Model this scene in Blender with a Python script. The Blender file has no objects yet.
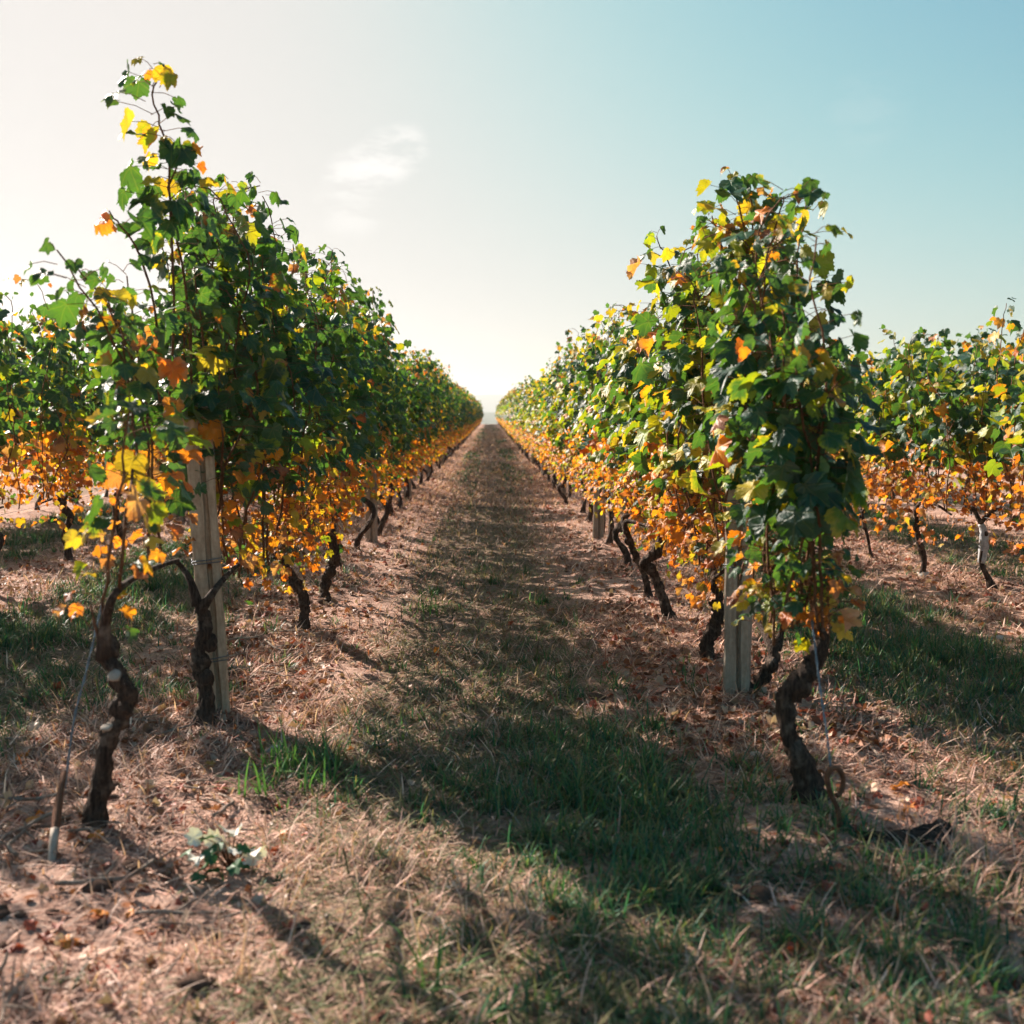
import bpy, math
import numpy as np
from mathutils import Vector, Euler, Matrix

SC = bpy.context.scene
COL = SC.collection
R = math.radians
rng = np.random.default_rng(11)

# ------------------------------------------------------------------ camera, sky, sun, exposure
CAM_H = 1.22
cd = bpy.data.cameras.new('camera')
cam = bpy.data.objects.new('camera', cd)
COL.objects.link(cam)
SC.camera = cam
cam.location = (0, 0, CAM_H)
cam.rotation_euler = (R(90 - 5.25), 0, R(-1.23))
cd.sensor_width = 36
cd.lens = 36
cd.clip_start = 0.05
cd.clip_end = 20000
cd.dof.use_dof = True
cd.dof.focus_distance = 5.6
cd.dof.aperture_fstop = 2.9

SKY_MAX = (4.75, 4.62, 4.52)
SKY_GAMMA = (1.72, 1.48, 1.28)
SKY_GAIN = 1.34
SUN_EL, SUN_AZ = 31.0, -46.0          # azimuth from +Y towards +X
sdir = Vector((math.cos(R(SUN_EL)) * math.sin(R(SUN_AZ)),
               math.cos(R(SUN_EL)) * math.cos(R(SUN_AZ)), math.sin(R(SUN_EL))))
wd = bpy.data.worlds.new('World')
SC.world = wd
wd.use_nodes = True
wn, wl = wd.node_tree.nodes, wd.node_tree.links
wn.clear()
sky = wn.new('ShaderNodeTexSky')
sky.sky_type = 'NISHITA'
sky.sun_disc = False
sky.sun_elevation = R(SUN_EL)
sky.sun_rotation = R(SUN_AZ)
sky.altitude = 100
sky.air_density = 1.0
sky.dust_density = 2.6
sky.ozone_density = 1.6
bg = wn.new('ShaderNodeBackground')
bg.inputs['Strength'].default_value = 0.057
wo = wn.new('ShaderNodeOutputWorld')
# a few wisps of thin cloud, fixed by direction
tc = wn.new('ShaderNodeTexCoord')
mp = wn.new('ShaderNodeMapping')
mp.inputs['Rotation'].default_value = (0, R(-14), 0)
mp.inputs['Scale'].default_value = (11, 4, 34)
nz = wn.new('ShaderNodeTexNoise')
nz.inputs['Scale'].default_value = 1.6
nz.inputs['Detail'].default_value = 7
nz.inputs['Roughness'].default_value = 0.6
wl.new(tc.outputs['Generated'], mp.inputs['Vector'])
wl.new(mp.outputs['Vector'], nz.inputs['Vector'])


def wmask(d, inner, outer):
    dp = wn.new('ShaderNodeVectorMath'); dp.operation = 'DOT_PRODUCT'
    nm = wn.new('ShaderNodeVectorMath'); nm.operation = 'NORMALIZE'
    wl.new(tc.outputs['Generated'], nm.inputs[0])
    wl.new(nm.outputs[0], dp.inputs[0])
    dp.inputs[1].default_value = d
    mr = wn.new('ShaderNodeMapRange'); mr.interpolation_type = 'SMOOTHSTEP'
    mr.inputs['From Min'].default_value = math.cos(R(outer))
    mr.inputs['From Max'].default_value = math.cos(R(inner))
    wl.new(dp.outputs['Value'], mr.inputs['Value'])
    return mr.outputs['Result']


CAMROT = cam.rotation_euler.to_matrix()


def ray(px, py):
    return CAMROT @ Vector(((px - 512) / 1024, (512 - py) / 1024, -1))


acc = None
for (px, py, inner, outer, gain) in ((405, 148, 0.1, 1.5, 0.9), (388, 157, 0.1, 1.7, 1.0), (368, 168, 0.1, 1.6, 1.0), (348, 178, 0.1, 1.6, 0.8), (350, 205, 0.1, 2.2, 0.45), (868, 112, 0.2, 2.4, 0.07)):
    m = wmask(tuple(ray(px, py).normalized()), inner, outer)
    g = wn.new('ShaderNodeMath'); g.operation = 'MULTIPLY'
    wl.new(m, g.inputs[0]); g.inputs[1].default_value = gain
    if acc is None:
        acc = g.outputs[0]
    else:
        a = wn.new('ShaderNodeMath'); a.operation = 'MAXIMUM'
        wl.new(acc, a.inputs[0]); wl.new(g.outputs[0], a.inputs[1]); acc = a.outputs[0]
cr = wn.new('ShaderNodeMapRange')
cr.interpolation_type = 'SMOOTHSTEP'
cr.inputs['From Min'].default_value = 0.36
cr.inputs['From Max'].default_value = 0.60
wl.new(nz.outputs['Fac'], cr.inputs['Value'])
cm = wn.new('ShaderNodeMath'); cm.operation = 'MULTIPLY'
wl.new(cr.outputs['Result'], cm.inputs[0]); wl.new(acc, cm.inputs[1])
mx = wn.new('ShaderNodeMix'); mx.data_type = 'RGBA'
wl.new(cm.outputs[0], mx.inputs['Factor'])
tint = wn.new('ShaderNodeMix'); tint.data_type = 'RGBA'; tint.blend_type = 'MULTIPLY'
tint.inputs['Factor'].default_value = 1
tint.inputs['B'].default_value = (0.93, 1.12, 0.965, 1)
wl.new(sky.outputs['Color'], tint.inputs['A'])
mx.inputs['B'].default_value = (5.9, 5.8, 5.7, 1)
# soft shoulder so the glare round the sun stays an off-white
def wmath(op, a, b):
    nd = wn.new('ShaderNodeMath'); nd.operation = op
    for k, v in ((0, a), (1, b)):
        if hasattr(v, 'is_linked'): wl.new(v, nd.inputs[k])
        else: nd.inputs[k].default_value = v
    return nd.outputs[0]


ssep = wn.new('ShaderNodeSeparateColor'); scom = wn.new('ShaderNodeCombineColor')
wl.new(tint.outputs['Result'], ssep.inputs[0])
for k in range(3):
    c_ = ssep.outputs[k]
    c_ = wmath('MULTIPLY', wmath('POWER', wmath('MULTIPLY', c_, 1.0 / SKY_MAX[k]), SKY_GAMMA[k]), SKY_MAX[k] * SKY_GAIN)
    r_ = wmath('POWER', wmath('MULTIPLY', c_, 1.0 / SKY_MAX[k]), 3.0)
    wl.new(wmath('DIVIDE', c_, wmath('POWER', wmath('ADD', r_, 1.0), 1 / 3.0)), scom.inputs[k])
wl.new(scom.outputs[0], mx.inputs['A'])
wl.new(mx.outputs['Result'], bg.inputs['Color'])
wl.new(bg.outputs[0], wo.inputs['Surface'])

sl = bpy.data.lights.new('sun', 'SUN')
sl.energy = 5.0
sl.angle = R(0.6)
sl.color = (1.0, 0.87, 0.76)
so = bpy.data.objects.new('sun', sl)
COL.objects.link(so)
so.rotation_euler = sdir.to_track_quat('Z', 'Y').to_euler()
so.location = (-30, 30, 40)

SC.view_settings.view_transform = 'Standard'
SC.view_settings.look = 'None'
SC.view_settings.exposure = 1.46
SC.view_settings.gamma = 1
SC.cycles.use_denoising = True
SC.cycles.max_bounces = 8
SC.cycles.diffuse_bounces = 4
SC.cycles.glossy_bounces = 2
SC.cycles.transmission_bounces = 5
SC.cycles.volume_bounces = 1
SC.cycles.sample_clamp_indirect = 6

HAZE_DENSITY = 0.00042
CREST = 132.0
ROW_L, ROW_R, ROW_LL, ROW_RR, ROW_LLL, ROW_RRR = -1.20, 1.08, -3.50, 3.38, -5.8, 5.7

# ------------------------------------------------------------------ helpers


def _hash(ix, iy, seed):
    h = (ix * 374761393 + iy * 668265263 + seed * 1442695041) & 0xFFFFFFFF
    h = ((h ^ (h >> 13)) * 1274126177) & 0xFFFFFFFF
    return ((h ^ (h >> 16)) & 0xFFFF) / 65535.0


def vnoise(x, y, seed=0):
    x = np.asarray(x, float); y = np.asarray(y, float)
    ix = np.floor(x).astype(np.int64); iy = np.floor(y).astype(np.int64)
    fx = x - ix; fy = y - iy
    fx = fx * fx * (3 - 2 * fx); fy = fy * fy * (3 - 2 * fy)
    a = _hash(ix, iy, seed); b = _hash(ix + 1, iy, seed)
    c = _hash(ix, iy + 1, seed); d = _hash(ix + 1, iy + 1, seed)
    return (a + (b - a) * fx) * (1 - fy) + (c + (d - c) * fx) * fy


def fbm(x, y, seed=0, o=4):
    s = 0; a = 0.5; t = 0
    for i in range(o):
        s = s + a * vnoise(np.asarray(x) * 2 ** i, np.asarray(y) * 2 ** i, seed + i * 7); t += a; a *= 0.55
    return s / t


def sstep(a, b, x):
    t = np.clip((np.asarray(x, float) - a) / (b - a), 0, 1)
    return t * t * (3 - 2 * t)


def gz(x, y):
    x = np.asarray(x, float); y = np.asarray(y, float)
    near = 1 - sstep(30, 60, y)
    z = near * (0.10 * (fbm(x * 0.55, y * 0.55, 3, 3) - 0.5) + 0.05 * (fbm(x * 2.6, y * 2.6, 5, 3) - 0.5)
                + 0.035 * (fbm(x * 9, y * 9, 8, 3) - 0.5) * 0.75)
    for r in (ROW_L, ROW_R, ROW_LL, ROW_RR, ROW_LLL, ROW_RRR):
        z = z + 0.045 * np.exp(-((x - r) / 0.33) ** 2) * (1 - sstep(90, 120, y))
    z = z + 0.42 * sstep(15, CREST, y)
    z = z - 0.45 * np.clip((y - CREST) / 12, 0, None) ** 1.6 * (y < 320) - (y >= 320) * 37.0
    return np.maximum(z, -26.0)


def gz1(x, y):
    return float(gz(np.array([x]), np.array([y]))[0])


def W(px, py, d):
    """world point seen at a pixel of the photograph at depth y = d"""
    r = ray(px, py)
    t = d / r.y
    return Vector((r.x * t, d, CAM_H + r.z * t))


def G(px, py):
    r = ray(px, py)
    t = -CAM_H / r.z
    for _ in range(8):
        z = gz1(r.x * t, r.y * t)
        t = (z - CAM_H) / r.z
    return Vector((r.x * t, r.y * t, z))


def mesh_np(name, V, F, attrs=None, mat=None, smooth=True):
    """V (n,3), F (m,k) int; attrs {name: (type, array)}"""
    me = bpy.data.meshes.new(name)
    V = np.asarray(V, np.float32); F = np.asarray(F, np.int32)
    m, k = F.shape
    me.vertices.add(len(V)); me.vertices.foreach_set('co', V.ravel())
    me.loops.add(m * k); me.loops.foreach_set('vertex_index', F.ravel())
    me.polygons.add(m)
    me.polygons.foreach_set('loop_start', np.arange(0, m * k, k, dtype=np.int32))
    me.polygons.foreach_set('loop_total', np.full(m, k, np.int32))
    me.polygons.foreach_set('use_smooth', np.full(m, smooth, bool))
    if attrs:
        for an, (ty, arr) in attrs.items():
            at = me.attributes.new(an, ty, 'POINT')
            arr = np.asarray(arr, np.float32)
            if ty == 'FLOAT_COLOR':
                if arr.shape[1] == 3:
                    arr = np.concatenate([arr, np.ones((len(arr), 1), np.float32)], 1)
                at.data.foreach_set('color', arr.ravel())
            else:
                at.data.foreach_set('vector', arr.ravel())
    me.update(calc_edges=True)
    me.validate()
    if mat:
        me.materials.append(mat)
    return me


def mesh_py(name, V, F, mat=None, smooth=True):
    me = bpy.data.meshes.new(name)
    me.from_pydata([tuple(v) for v in V], [], F)
    me.update()
    if smooth:
        me.polygons.foreach_set('use_smooth', [True] * len(me.polygons))
    if mat:
        me.materials.append(mat)
    return me


def link(name, me, parent=None, loc=None):
    o = bpy.data.objects.new(name, me)
    COL.objects.link(o)
    if parent is not None:
        o.parent = parent
    if loc is not None:
        o.location = loc
    return o


def tag(o, label=None, cat=None, group=None, kind=None):
    if label: o['label'] = label
    if cat: o['category'] = cat
    if group: o['group'] = group
    if kind: o['kind'] = kind
    return o


def catmull(P, n):
    P = np.asarray(P, float)
    if len(P) < 3:
        t = np.linspace(0, 1, n)[:, None]
        return P[0] * (1 - t) + P[-1] * t
    Q = np.vstack([2 * P[0] - P[1], P, 2 * P[-1] - P[-2]])
    u = np.linspace(0, len(P) - 1 - 1e-6, n)
    i = u.astype(int); f = (u - i)[:, None]
    p0, p1, p2, p3 = Q[i], Q[i + 1], Q[i + 2], Q[i + 3]
    return 0.5 * ((2 * p1) + (-p0 + p2) * f + (2 * p0 - 5 * p1 + 4 * p2 - p3) * f ** 2 + (-p0 + 3 * p1 - 3 * p2 + p3) * f ** 3)


class MB:
    def __init__(self):
        self.V = []; self.F = []; self.n = 0

    def tube(self, P, rad, sides=6, bump=0.0, seed=0, cap=True):
        P = np.asarray(P, float); k = len(P)
        rad = np.interp(np.linspace(0, 1, k), np.linspace(0, 1, len(np.atleast_1d(rad))), np.atleast_1d(rad))
        T = np.gradient(P, axis=0); T /= np.linalg.norm(T, axis=1)[:, None] + 1e-9
        u = np.cross(T[0], [0.3, 1, 0.2]); u /= np.linalg.norm(u) + 1e-9
        ang = np.linspace(0, 2 * math.pi, sides, endpoint=False)
        rings = []
        for i in range(k):
            u = u - T[i] * u.dot(T[i]); u /= np.linalg.norm(u) + 1e-9
            v = np.cross(T[i], u)
            rr = np.full(sides, rad[i])
            if bump:
                tw = ang + i * 0.12
                rr = rr * (1 + bump * (2 * vnoise(np.cos(tw) * 1.7 + 5, np.sin(tw) * 1.7 + i * 0.33, seed) - 1)
                           + bump * 0.6 * (2 * vnoise(ang * 2.6, np.full(sides, i * 0.8), seed + 3) - 1))
            rings.append(P[i] + rr[:, None] * (np.cos(ang)[:, None] * u + np.sin(ang)[:, None] * v))
        b = self.n
        self.V.append(np.vstack(rings)); self.n += k * sides
        for i in range(k - 1):
            for j in range(sides):
                a = b + i * sides + j; c = b + i * sides + (j + 1) % sides
                self.F.append((a, c, c + sides, a + sides))
        if cap:
            self.F.append(tuple(b + (k - 1) * sides + j for j in range(sides)))
            self.F.append(tuple(b + j for j in reversed(range(sides))))

    def blob(self, c, r, seed=0, squash=1.0, nu=9, nv=7, bump=0.25):
        vs = []
        for i in range(nv):
            th = math.pi * (i + 0.5) / nv
            for j in range(nu):
                ph = 2 * math.pi * j / nu
                d = np.array([math.sin(th) * math.cos(ph), math.sin(th) * math.sin(ph), math.cos(th) * squash])
                k = 1 + bump * (2 * float(vnoise(d[0] * 1.8 + d[2] * 2.3 + 9, d[1] * 1.8 + 7 - d[2], seed)) - 1)
                vs.append(np.asarray(c) + d * r * k)
        b = self.n; self.V.append(np.array(vs)); self.n += len(vs)
        for i in range(nv - 1):
            for j in range(nu):
                a = b + i * nu + j; e = b + i * nu + (j + 1) % nu
                self.F.append((a, a + nu, e + nu, e))
        self.F.append(tuple(b + j for j in range(nu)))
        self.F.append(tuple(b + (nv - 1) * nu + j for j in reversed(range(nu))))

    def mesh(self, name, mat, smooth=True):
        return mesh_py(name, np.vstack(self.V), self.F, mat, smooth)


# ------------------------------------------------------------------ materials
class NT:
    """short hand for building node trees"""

    def __init__(self, name):
        self.m = bpy.data.materials.new(name); self.m.use_nodes = True
        self.t = self.m.node_tree; self.t.nodes.clear()
        self.out = self.t.nodes.new('ShaderNodeOutputMaterial')

    def n(self, ty, **kw):
        nd = self.t.nodes.new(ty)
        for k, v in kw.items():
            setattr(nd, k, v)
        return nd

    def l(self, a, b):
        self.t.links.new(a, b)

    def put(self, sock, v):
        if hasattr(v, 'is_linked'):
            self.l(v, sock)
        else:
            sock.default_value = v

    def math(self, op, a, b=0.0, c=None, clamp=False):
        nd = self.n('ShaderNodeMath', operation=op); nd.use_clamp = clamp
        self.put(nd.inputs[0], a); self.put(nd.inputs[1], b)
        if c is not None: self.put(nd.inputs[2], c)
        return nd.outputs[0]

    def mix(self, f, a, b, mode='MIX'):
        nd = self.n('ShaderNodeMix', data_type='RGBA', blend_type=mode)
        self.put(nd.inputs['Factor'], f)
        self.put(nd.inputs['A'], a if hasattr(a, 'is_linked') else (*a, 1))
        self.put(nd.inputs['B'], b if hasattr(b, 'is_linked') else (*b, 1))
        return nd.outputs['Result']

    def noise(self, scale, detail=4, vec=None, rough=0.55, out='Fac'):
        nd = self.n('ShaderNodeTexNoise')
        nd.inputs['Scale'].default_value = scale; nd.inputs['Detail'].default_value = detail
        nd.inputs['Roughness'].default_value = rough
        if vec is not None: self.l(vec, nd.inputs['Vector'])
        return nd.outputs[out]

    def rng(self, v, a, b, c=0.0, d=1.0):
        nd = self.n('ShaderNodeMapRange', interpolation_type='SMOOTHSTEP')
        self.put(nd.inputs['Value'], v)
        for k, x in zip(('From Min', 'From Max', 'To Min', 'To Max'), (a, b, c, d)):
            nd.inputs[k].default_value = x
        return nd.outputs['Result']

    def attr(self, name, out='Color'):
        return self.n('ShaderNodeAttribute', attribute_name=name).outputs[out]

    def bump(self, h, s=0.4, d=0.01):
        nd = self.n('ShaderNodeBump')
        nd.inputs['Strength'].default_value = s; nd.inputs['Distance'].default_value = d
        self.l(h, nd.inputs['Height'])
        return nd.outputs['Normal']

    def principled(self, col, rough=0.7, spec=0.3, normal=None):
        p = self.n('ShaderNodeBsdfPrincipled')
        self.put(p.inputs['Base Color'], col if hasattr(col, 'is_linked') else (*col, 1))
        self.put(p.inputs['Roughness'], rough)
        p.inputs['Specular IOR Level'].default_value = spec
        if normal is not None: self.l(normal, p.inputs['Normal'])
        return p.outputs[0]

    def done(self, sh):
        self.l(sh, self.out.inputs['Surface'])
        return self.m


def leaf_material():
    t = NT('vine_leaf')
    lc = t.attr('lc'); le = t.attr('le')
    uv = t.n('ShaderNodeAttribute', attribute_name='luv').outputs['Vector']
    sp = t.n('ShaderNodeSeparateXYZ'); t.l(uv, sp.inputs[0])
    u, v, rd = sp.outputs
    au = t.math('ABSOLUTE', u)
    # blotchy margin that starts at the teeth and eats inwards between the veins
    rr = t.math('SQRT', t.math('ADD', t.math('MULTIPLY', u, u), t.math('POWER', t.math('SUBTRACT', v, 0.3), 2.0)))
    geo = t.n('ShaderNodeNewGeometry')
    nz_ = t.noise(55, 3, geo.outputs['Position'])
    edge = t.rng(t.math('ADD', rr, t.math('MULTIPLY', t.math('SUBTRACT', nz_, 0.5), 0.7)), 0.30, 0.62)
    base = t.mix(edge, lc, le)
    # five main veins
    th = t.math('ARCTAN2', au, v)
    r0 = t.math('SQRT', t.math('ADD', t.math('MULTIPLY', u, u), t.math('MULTIPLY', v, v)))
    dmin = None
    for a in (0.0, 0.86, 1.72):
        d = t.math('ABSOLUTE', t.math('MULTIPLY', r0, t.math('SINE', t.math('SUBTRACT', th, a))))
        dmin = d if dmin is None else t.math('MINIMUM', dmin, d)
    vein = t.rng(dmin, 0.012, 0.04, 1.0, 0.0)
    base = t.mix(t.math('MULTIPLY', vein, 0.2), base, t.mix(0.5, base, (0.45, 0.42, 0.14)))
    fine = t.noise(320, 2, geo.outputs['Position'])
    base = t.mix(t.rng(fine, 0.25, 0.75, 0.0, 0.35), base, t.mix(1.0, base, (0.55, 0.6, 0.5), 'MULTIPLY'))
    spots = t.rng(t.noise(130, 2, geo.outputs['Position']), 0.64, 0.72, 0.0, 0.45)
    base = t.mix(t.math('MULTIPLY', spots, t.rng(rd, 0.3, 0.9)), base, (0.16, 0.065, 0.03))
    under = t.mix(0.32, base, (0.20, 0.28, 0.25))
    col = t.mix(geo.outputs['Backfacing'], base, under)
    h = t.math('ADD', t.math('MULTIPLY', vein, -0.6), t.noise(90, 2, geo.outputs['Position']))
    nrm = t.bump(h, 0.5, 0.004)
    p = t.principled(col, 0.47, 0.42, nrm)
    tr = t.n('ShaderNodeBsdfTranslucent')
    bs = t.n('ShaderNodeSeparateColor'); t.l(base, bs.inputs[0])
    grn = t.math('MULTIPLY', t.math('SUBTRACT', bs.outputs[1], bs.outputs[0]), 25.0, clamp=True)
    tcol = t.mix(1.0, t.mix(t.math('MULTIPLY', grn, 0.16), base, (0.24, 0.46, 0.012)), (2.0, 1.86, 0.6), 'MULTIPLY')
    t.l(tcol, tr.inputs['Color']); t.l(nrm, tr.inputs['Normal'])
    ms = t.n('ShaderNodeMixShader'); ms.inputs[0].default_value = 0.38
    t.l(p, ms.inputs[1]); t.l(tr.outputs[0], ms.inputs[2])
    return t.done(ms.outputs[0])


def blade_material(name, rough, transl):
    t = NT(name)
    lc = t.attr('lc')
    p = t.principled(lc, rough, 0.25)
    tr = t.n('ShaderNodeBsdfTranslucent')
    t.l(t.mix(1.0, lc, (1.5, 1.5, 0.9), 'MULTIPLY'), tr.inputs['Color'])
    ms = t.n('ShaderNodeMixShader'); ms.inputs[0].default_value = transl
    t.l(p, ms.inputs[1]); t.l(tr.outputs[0], ms.inputs[2])
    return t.done(ms.outputs[0])


def bark_material(name, a, b, c):
    t = NT(name)
    co = t.n('ShaderNodeTexCoord').outputs['Object']
    mp_ = t.n('ShaderNodeMapping'); mp_.inputs['Scale'].default_value = (110, 110, 12)
    t.l(co, mp_.inputs['Vector'])
    n1 = t.noise(1.0, 6, mp_.outputs[0], 0.65)
    n2 = t.noise(22, 5, co)
    col = t.mix(t.rng(n1, 0.3, 0.7), a, b)
    col = t.mix(t.rng(n2, 0.5, 0.75), col, c)
    nrm = t.bump(t.math('ADD', n1, t.math('MULTIPLY', n2, 0.6)), 1.0, 0.03)
    return t.done(t.principled(col, 0.85, 0.2, nrm))


def simple_material(name, a, b, scale, rough, spec=0.3, bump=0.3, metal=0.0, stretch=1.0):
    t = NT(name)
    co = t.n('ShaderNodeTexCoord').outputs['Object']
    mp_ = t.n('ShaderNodeMapping'); mp_.inputs['Scale'].default_value = (stretch, stretch, 1); t.l(co, mp_.inputs['Vector'])
    n1 = t.noise(scale, 6, mp_.outputs[0], 0.65); n2 = t.noise(scale * 7, 3, co)
    col = t.mix(t.rng(n1, 0.3, 0.7), a, b)
    col = t.mix(t.rng(n2, 0.35, 0.8, 0, 0.35), col, t.mix(1.0, col, (0.5, 0.48, 0.45), 'MULTIPLY'))
    m = t.principled(col, rough, spec, t.bump(t.math('ADD', n1, n2), bump, 0.004))
    m.node.inputs['Metallic'].default_value = metal
    return t.done(m)


def ground_material():
    t = NT('vineyard_soil')
    pos = t.n('ShaderNodeNewGeometry').outputs['Position']
    sp = t.n('ShaderNodeSeparateXYZ'); t.l(pos, sp.inputs[0])
    x, y, z = sp.outputs
    big = t.noise(0.7, 4, pos); mid = t.noise(4.5, 5, pos, 0.6); fine = t.noise(38, 5, pos, 0.7)
    mp_ = t.n('ShaderNodeMapping'); mp_.inputs['Scale'].default_value = (60, 16, 30); mp_.inputs['Rotation'].default_value = (0, 0, 0.7)
    t.l(pos, mp_.inputs['Vector'])
    straw = t.noise(1.0, 4, mp_.outputs[0], 0.7)
    mp2 = t.n('ShaderNodeMapping'); mp2.inputs['Scale'].default_value = (14, 55, 30); mp2.inputs['Rotation'].default_value = (0, 0, 0.35)
    t.l(pos, mp2.inputs['Vector'])
    straw2 = t.noise(1.0, 4, mp2.outputs[0], 0.7)
    soil = t.mix(t.rng(mid, 0.3, 0.7), (0.22, 0.112, 0.078), (0.51, 0.315, 0.24))
    soil = t.mix(t.rng(fine, 0.35, 0.72, 0.0, 0.8), soil, (0.56, 0.375, 0.295))
    sel = t.math('MAXIMUM', t.rng(straw, 0.52, 0.62), t.rng(straw2, 0.53, 0.63))
    soil = t.mix(t.math('MULTIPLY', sel, t.rng(big, 0.3, 0.6, 0.35, 0.85)), soil, (0.64, 0.45, 0.355))
    # rusty fallen leaves scattered as spots
    vo = t.n('ShaderNodeTexVoronoi'); vo.inputs['Scale'].default_value = 17; t.l(pos, vo.inputs['Vector'])
    spc = t.n('ShaderNodeSeparateColor'); t.l(vo.outputs['Color'], spc.inputs[0])
    spot = t.math('MULTIPLY', t.rng(vo.outputs['Distance'], 0.25, 0.4, 1, 0), t.math('GREATER_THAN', spc.outputs[0], 0.78))
    soil = t.mix(spot, soil, t.mix(spc.outputs[1], (0.32, 0.11, 0.06), (0.46, 0.22, 0.10)))
    # worn turf in the middle of each alley: distance from the alley centre (alleys repeat every 2.29 m)
    ph = t.math('PINGPONG', t.math('ADD', x, 0.06 + 2.29 * 400), 2.29 / 2)      # 0 at the middle, 1.145 at the row
    turf = t.math('ADD', t.rng(ph, 0.30, 0.75, 1.0, 0.0), t.math('MULTIPLY', t.math('SUBTRACT', mid, 0.5), 1.6))
    turf = t.math('MULTIPLY', t.rng(turf, 0.35, 0.85), t.rng(big, 0.25, 0.62, 0.45, 1.0))
    grass = t.mix(t.rng(fine, 0.35, 0.65), (0.13, 0.105, 0.062), (0.32, 0.215, 0.145))
    col = t.mix(t.math('MULTIPLY', turf, 0.85), soil, grass)
    # fields below the crest, far off
    far = t.rng(y, CREST + 15, CREST + 60)
    fld = t.mix(t.rng(t.noise(0.012, 3, pos), 0.4, 0.6), (0.10, 0.12, 0.06), (0.22, 0.19, 0.10))
    col = t.mix(far, col, fld)
    h = t.math('ADD', t.math('MULTIPLY', fine, 1.6), t.math('ADD', straw, straw2))
    return t.done(t.principled(col, 0.95, 0.12, t.bump(h, 0.8, 0.018)))


def plain(name, col, rough=0.9):
    t = NT(name)
    return t.done(t.principled(col, rough, 0.1))


M_LEAF = leaf_material()
M_GRASS = blade_material('green_grass', 0.5, 0.35)
M_STRAW = blade_material('dry_straw', 0.75, 0.2)
M_WEED = blade_material('weed_leaf', 0.5, 0.15)
M_BARK = bark_material('vine_bark', (0.018, 0.012, 0.010), (0.115, 0.078, 0.058), (0.24, 0.18, 0.14))
M_CANE = bark_material('vine_cane', (0.14, 0.060, 0.030), (0.26, 0.125, 0.065), (0.34, 0.20, 0.11))
M_TWIG = bark_material('dry_pruning', (0.36, 0.27, 0.21), (0.52, 0.42, 0.34), (0.24, 0.16, 0.12))
M_CONC = simple_material('weathered_concrete', (0.34, 0.25, 0.175), (0.52, 0.41, 0.30), 9, 0.88, 0.15, 0.7, 0.0, 6.0)
M_CONC2 = simple_material('grey_concrete', (0.26, 0.21, 0.165), (0.40, 0.34, 0.275), 9, 0.88, 0.15, 0.7, 0.0, 6.0)
M_WIRE = simple_material('galvanised_wire', (0.10, 0.11, 0.12), (0.20, 0.22, 0.24), 30, 0.5, 0.5, 0.2, 0.6)
M_TWINE = simple_material('blue_grey_twine', (0.11, 0.15, 0.18), (0.22, 0.28, 0.32), 60, 0.7, 0.3, 0.4)
M_RUST = simple_material('rusty_iron', (0.10, 0.045, 0.028), (0.22, 0.10, 0.055), 40, 0.75, 0.3, 0.6, 0.3)
M_PALE = simple_material('bleached_wood', (0.30, 0.25, 0.20), (0.44, 0.38, 0.32), 40, 0.8, 0.2, 0.4)
M_GUARD = simple_material('pale_plastic_sleeve', (0.27, 0.28, 0.29), (0.50, 0.51, 0.52), 30, 0.55, 0.4, 0.4)
M_STONE = simple_material('pale_stone', (0.46, 0.42, 0.37), (0.68, 0.64, 0.58), 30, 0.85, 0.2, 0.5)
M_CLOD = simple_material('earth_clod', (0.10, 0.06, 0.045), (0.20, 0.12, 0.085), 25, 0.95, 0.1, 0.8)
M_GROUND = ground_material()

# ------------------------------------------------------------------ ground and far hills
def axis(parts):
    out = []
    for a, b, n in parts:
        out.append(np.linspace(a, b, n, endpoint=False))
    return np.concatenate(out)


gx = axis([(0, 2.6, 105), (2.6, 7, 70), (7, 20, 40)])
gx = np.concatenate([gx, 20 * (1.12 ** np.arange(0, 45))])
gx = np.concatenate([-gx[:0:-1], gx])
gx = gx[np.abs(gx) < 2600]
gy = np.concatenate([np.linspace(-40, 0, 20, endpoint=False), np.linspace(0, 1.5, 20, endpoint=False),
                     np.linspace(1.5, 6.5, 200, endpoint=False), np.linspace(6.5, 16, 150, endpoint=False),
                     np.linspace(16, 60, 110, endpoint=False), np.linspace(60, 340, 120, endpoint=False),
                     340 * (1.08 ** np.arange(0, 31))])
X, Y = np.meshgrid(gx, gy)
V = np.stack([X.ravel(), Y.ravel(), gz(X.ravel(), Y.ravel())], 1)
nx, ny = len(gx), len(gy)
i, j = np.meshgrid(np.arange(nx - 1), np.arange(ny - 1))
a = (j * nx + i).ravel()
go = link('ground', mesh_np('ground', V, np.stack([a, a + 1, a + 1 + nx, a + nx], 1), None, M_GROUND))
tag(go, kind='structure')


def hill(name, y0, y1, top, seed, col, scale):
    n, m = 160, 24
    xs = np.linspace(-2300, 2300, n); ys = np.linspace(y0, y1, m)
    Xh, Yh = np.meshgrid(xs, ys)
    prof = np.sin(np.clip((Yh - y0) / (y1 - y0), 0, 1) * math.pi) ** 0.8
    Z = -26 + (top + 26) * prof * (0.78 + 0.22 * (fbm(Xh / scale, Yh / scale, seed, 4) * 2)) / 1.0
    Vh = np.stack([Xh.ravel(), Yh.ravel(), Z.ravel() - 0.5], 1)
    i, j = np.meshgrid(np.arange(n - 1), np.arange(m - 1)); a = (j * n + i).ravel()
    o = link(name, mesh_np(name, Vh, np.stack([a, a + 1, a + 1 + n, a + n], 1), None, plain(name, col)))
    tag(o, kind='structure')


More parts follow.
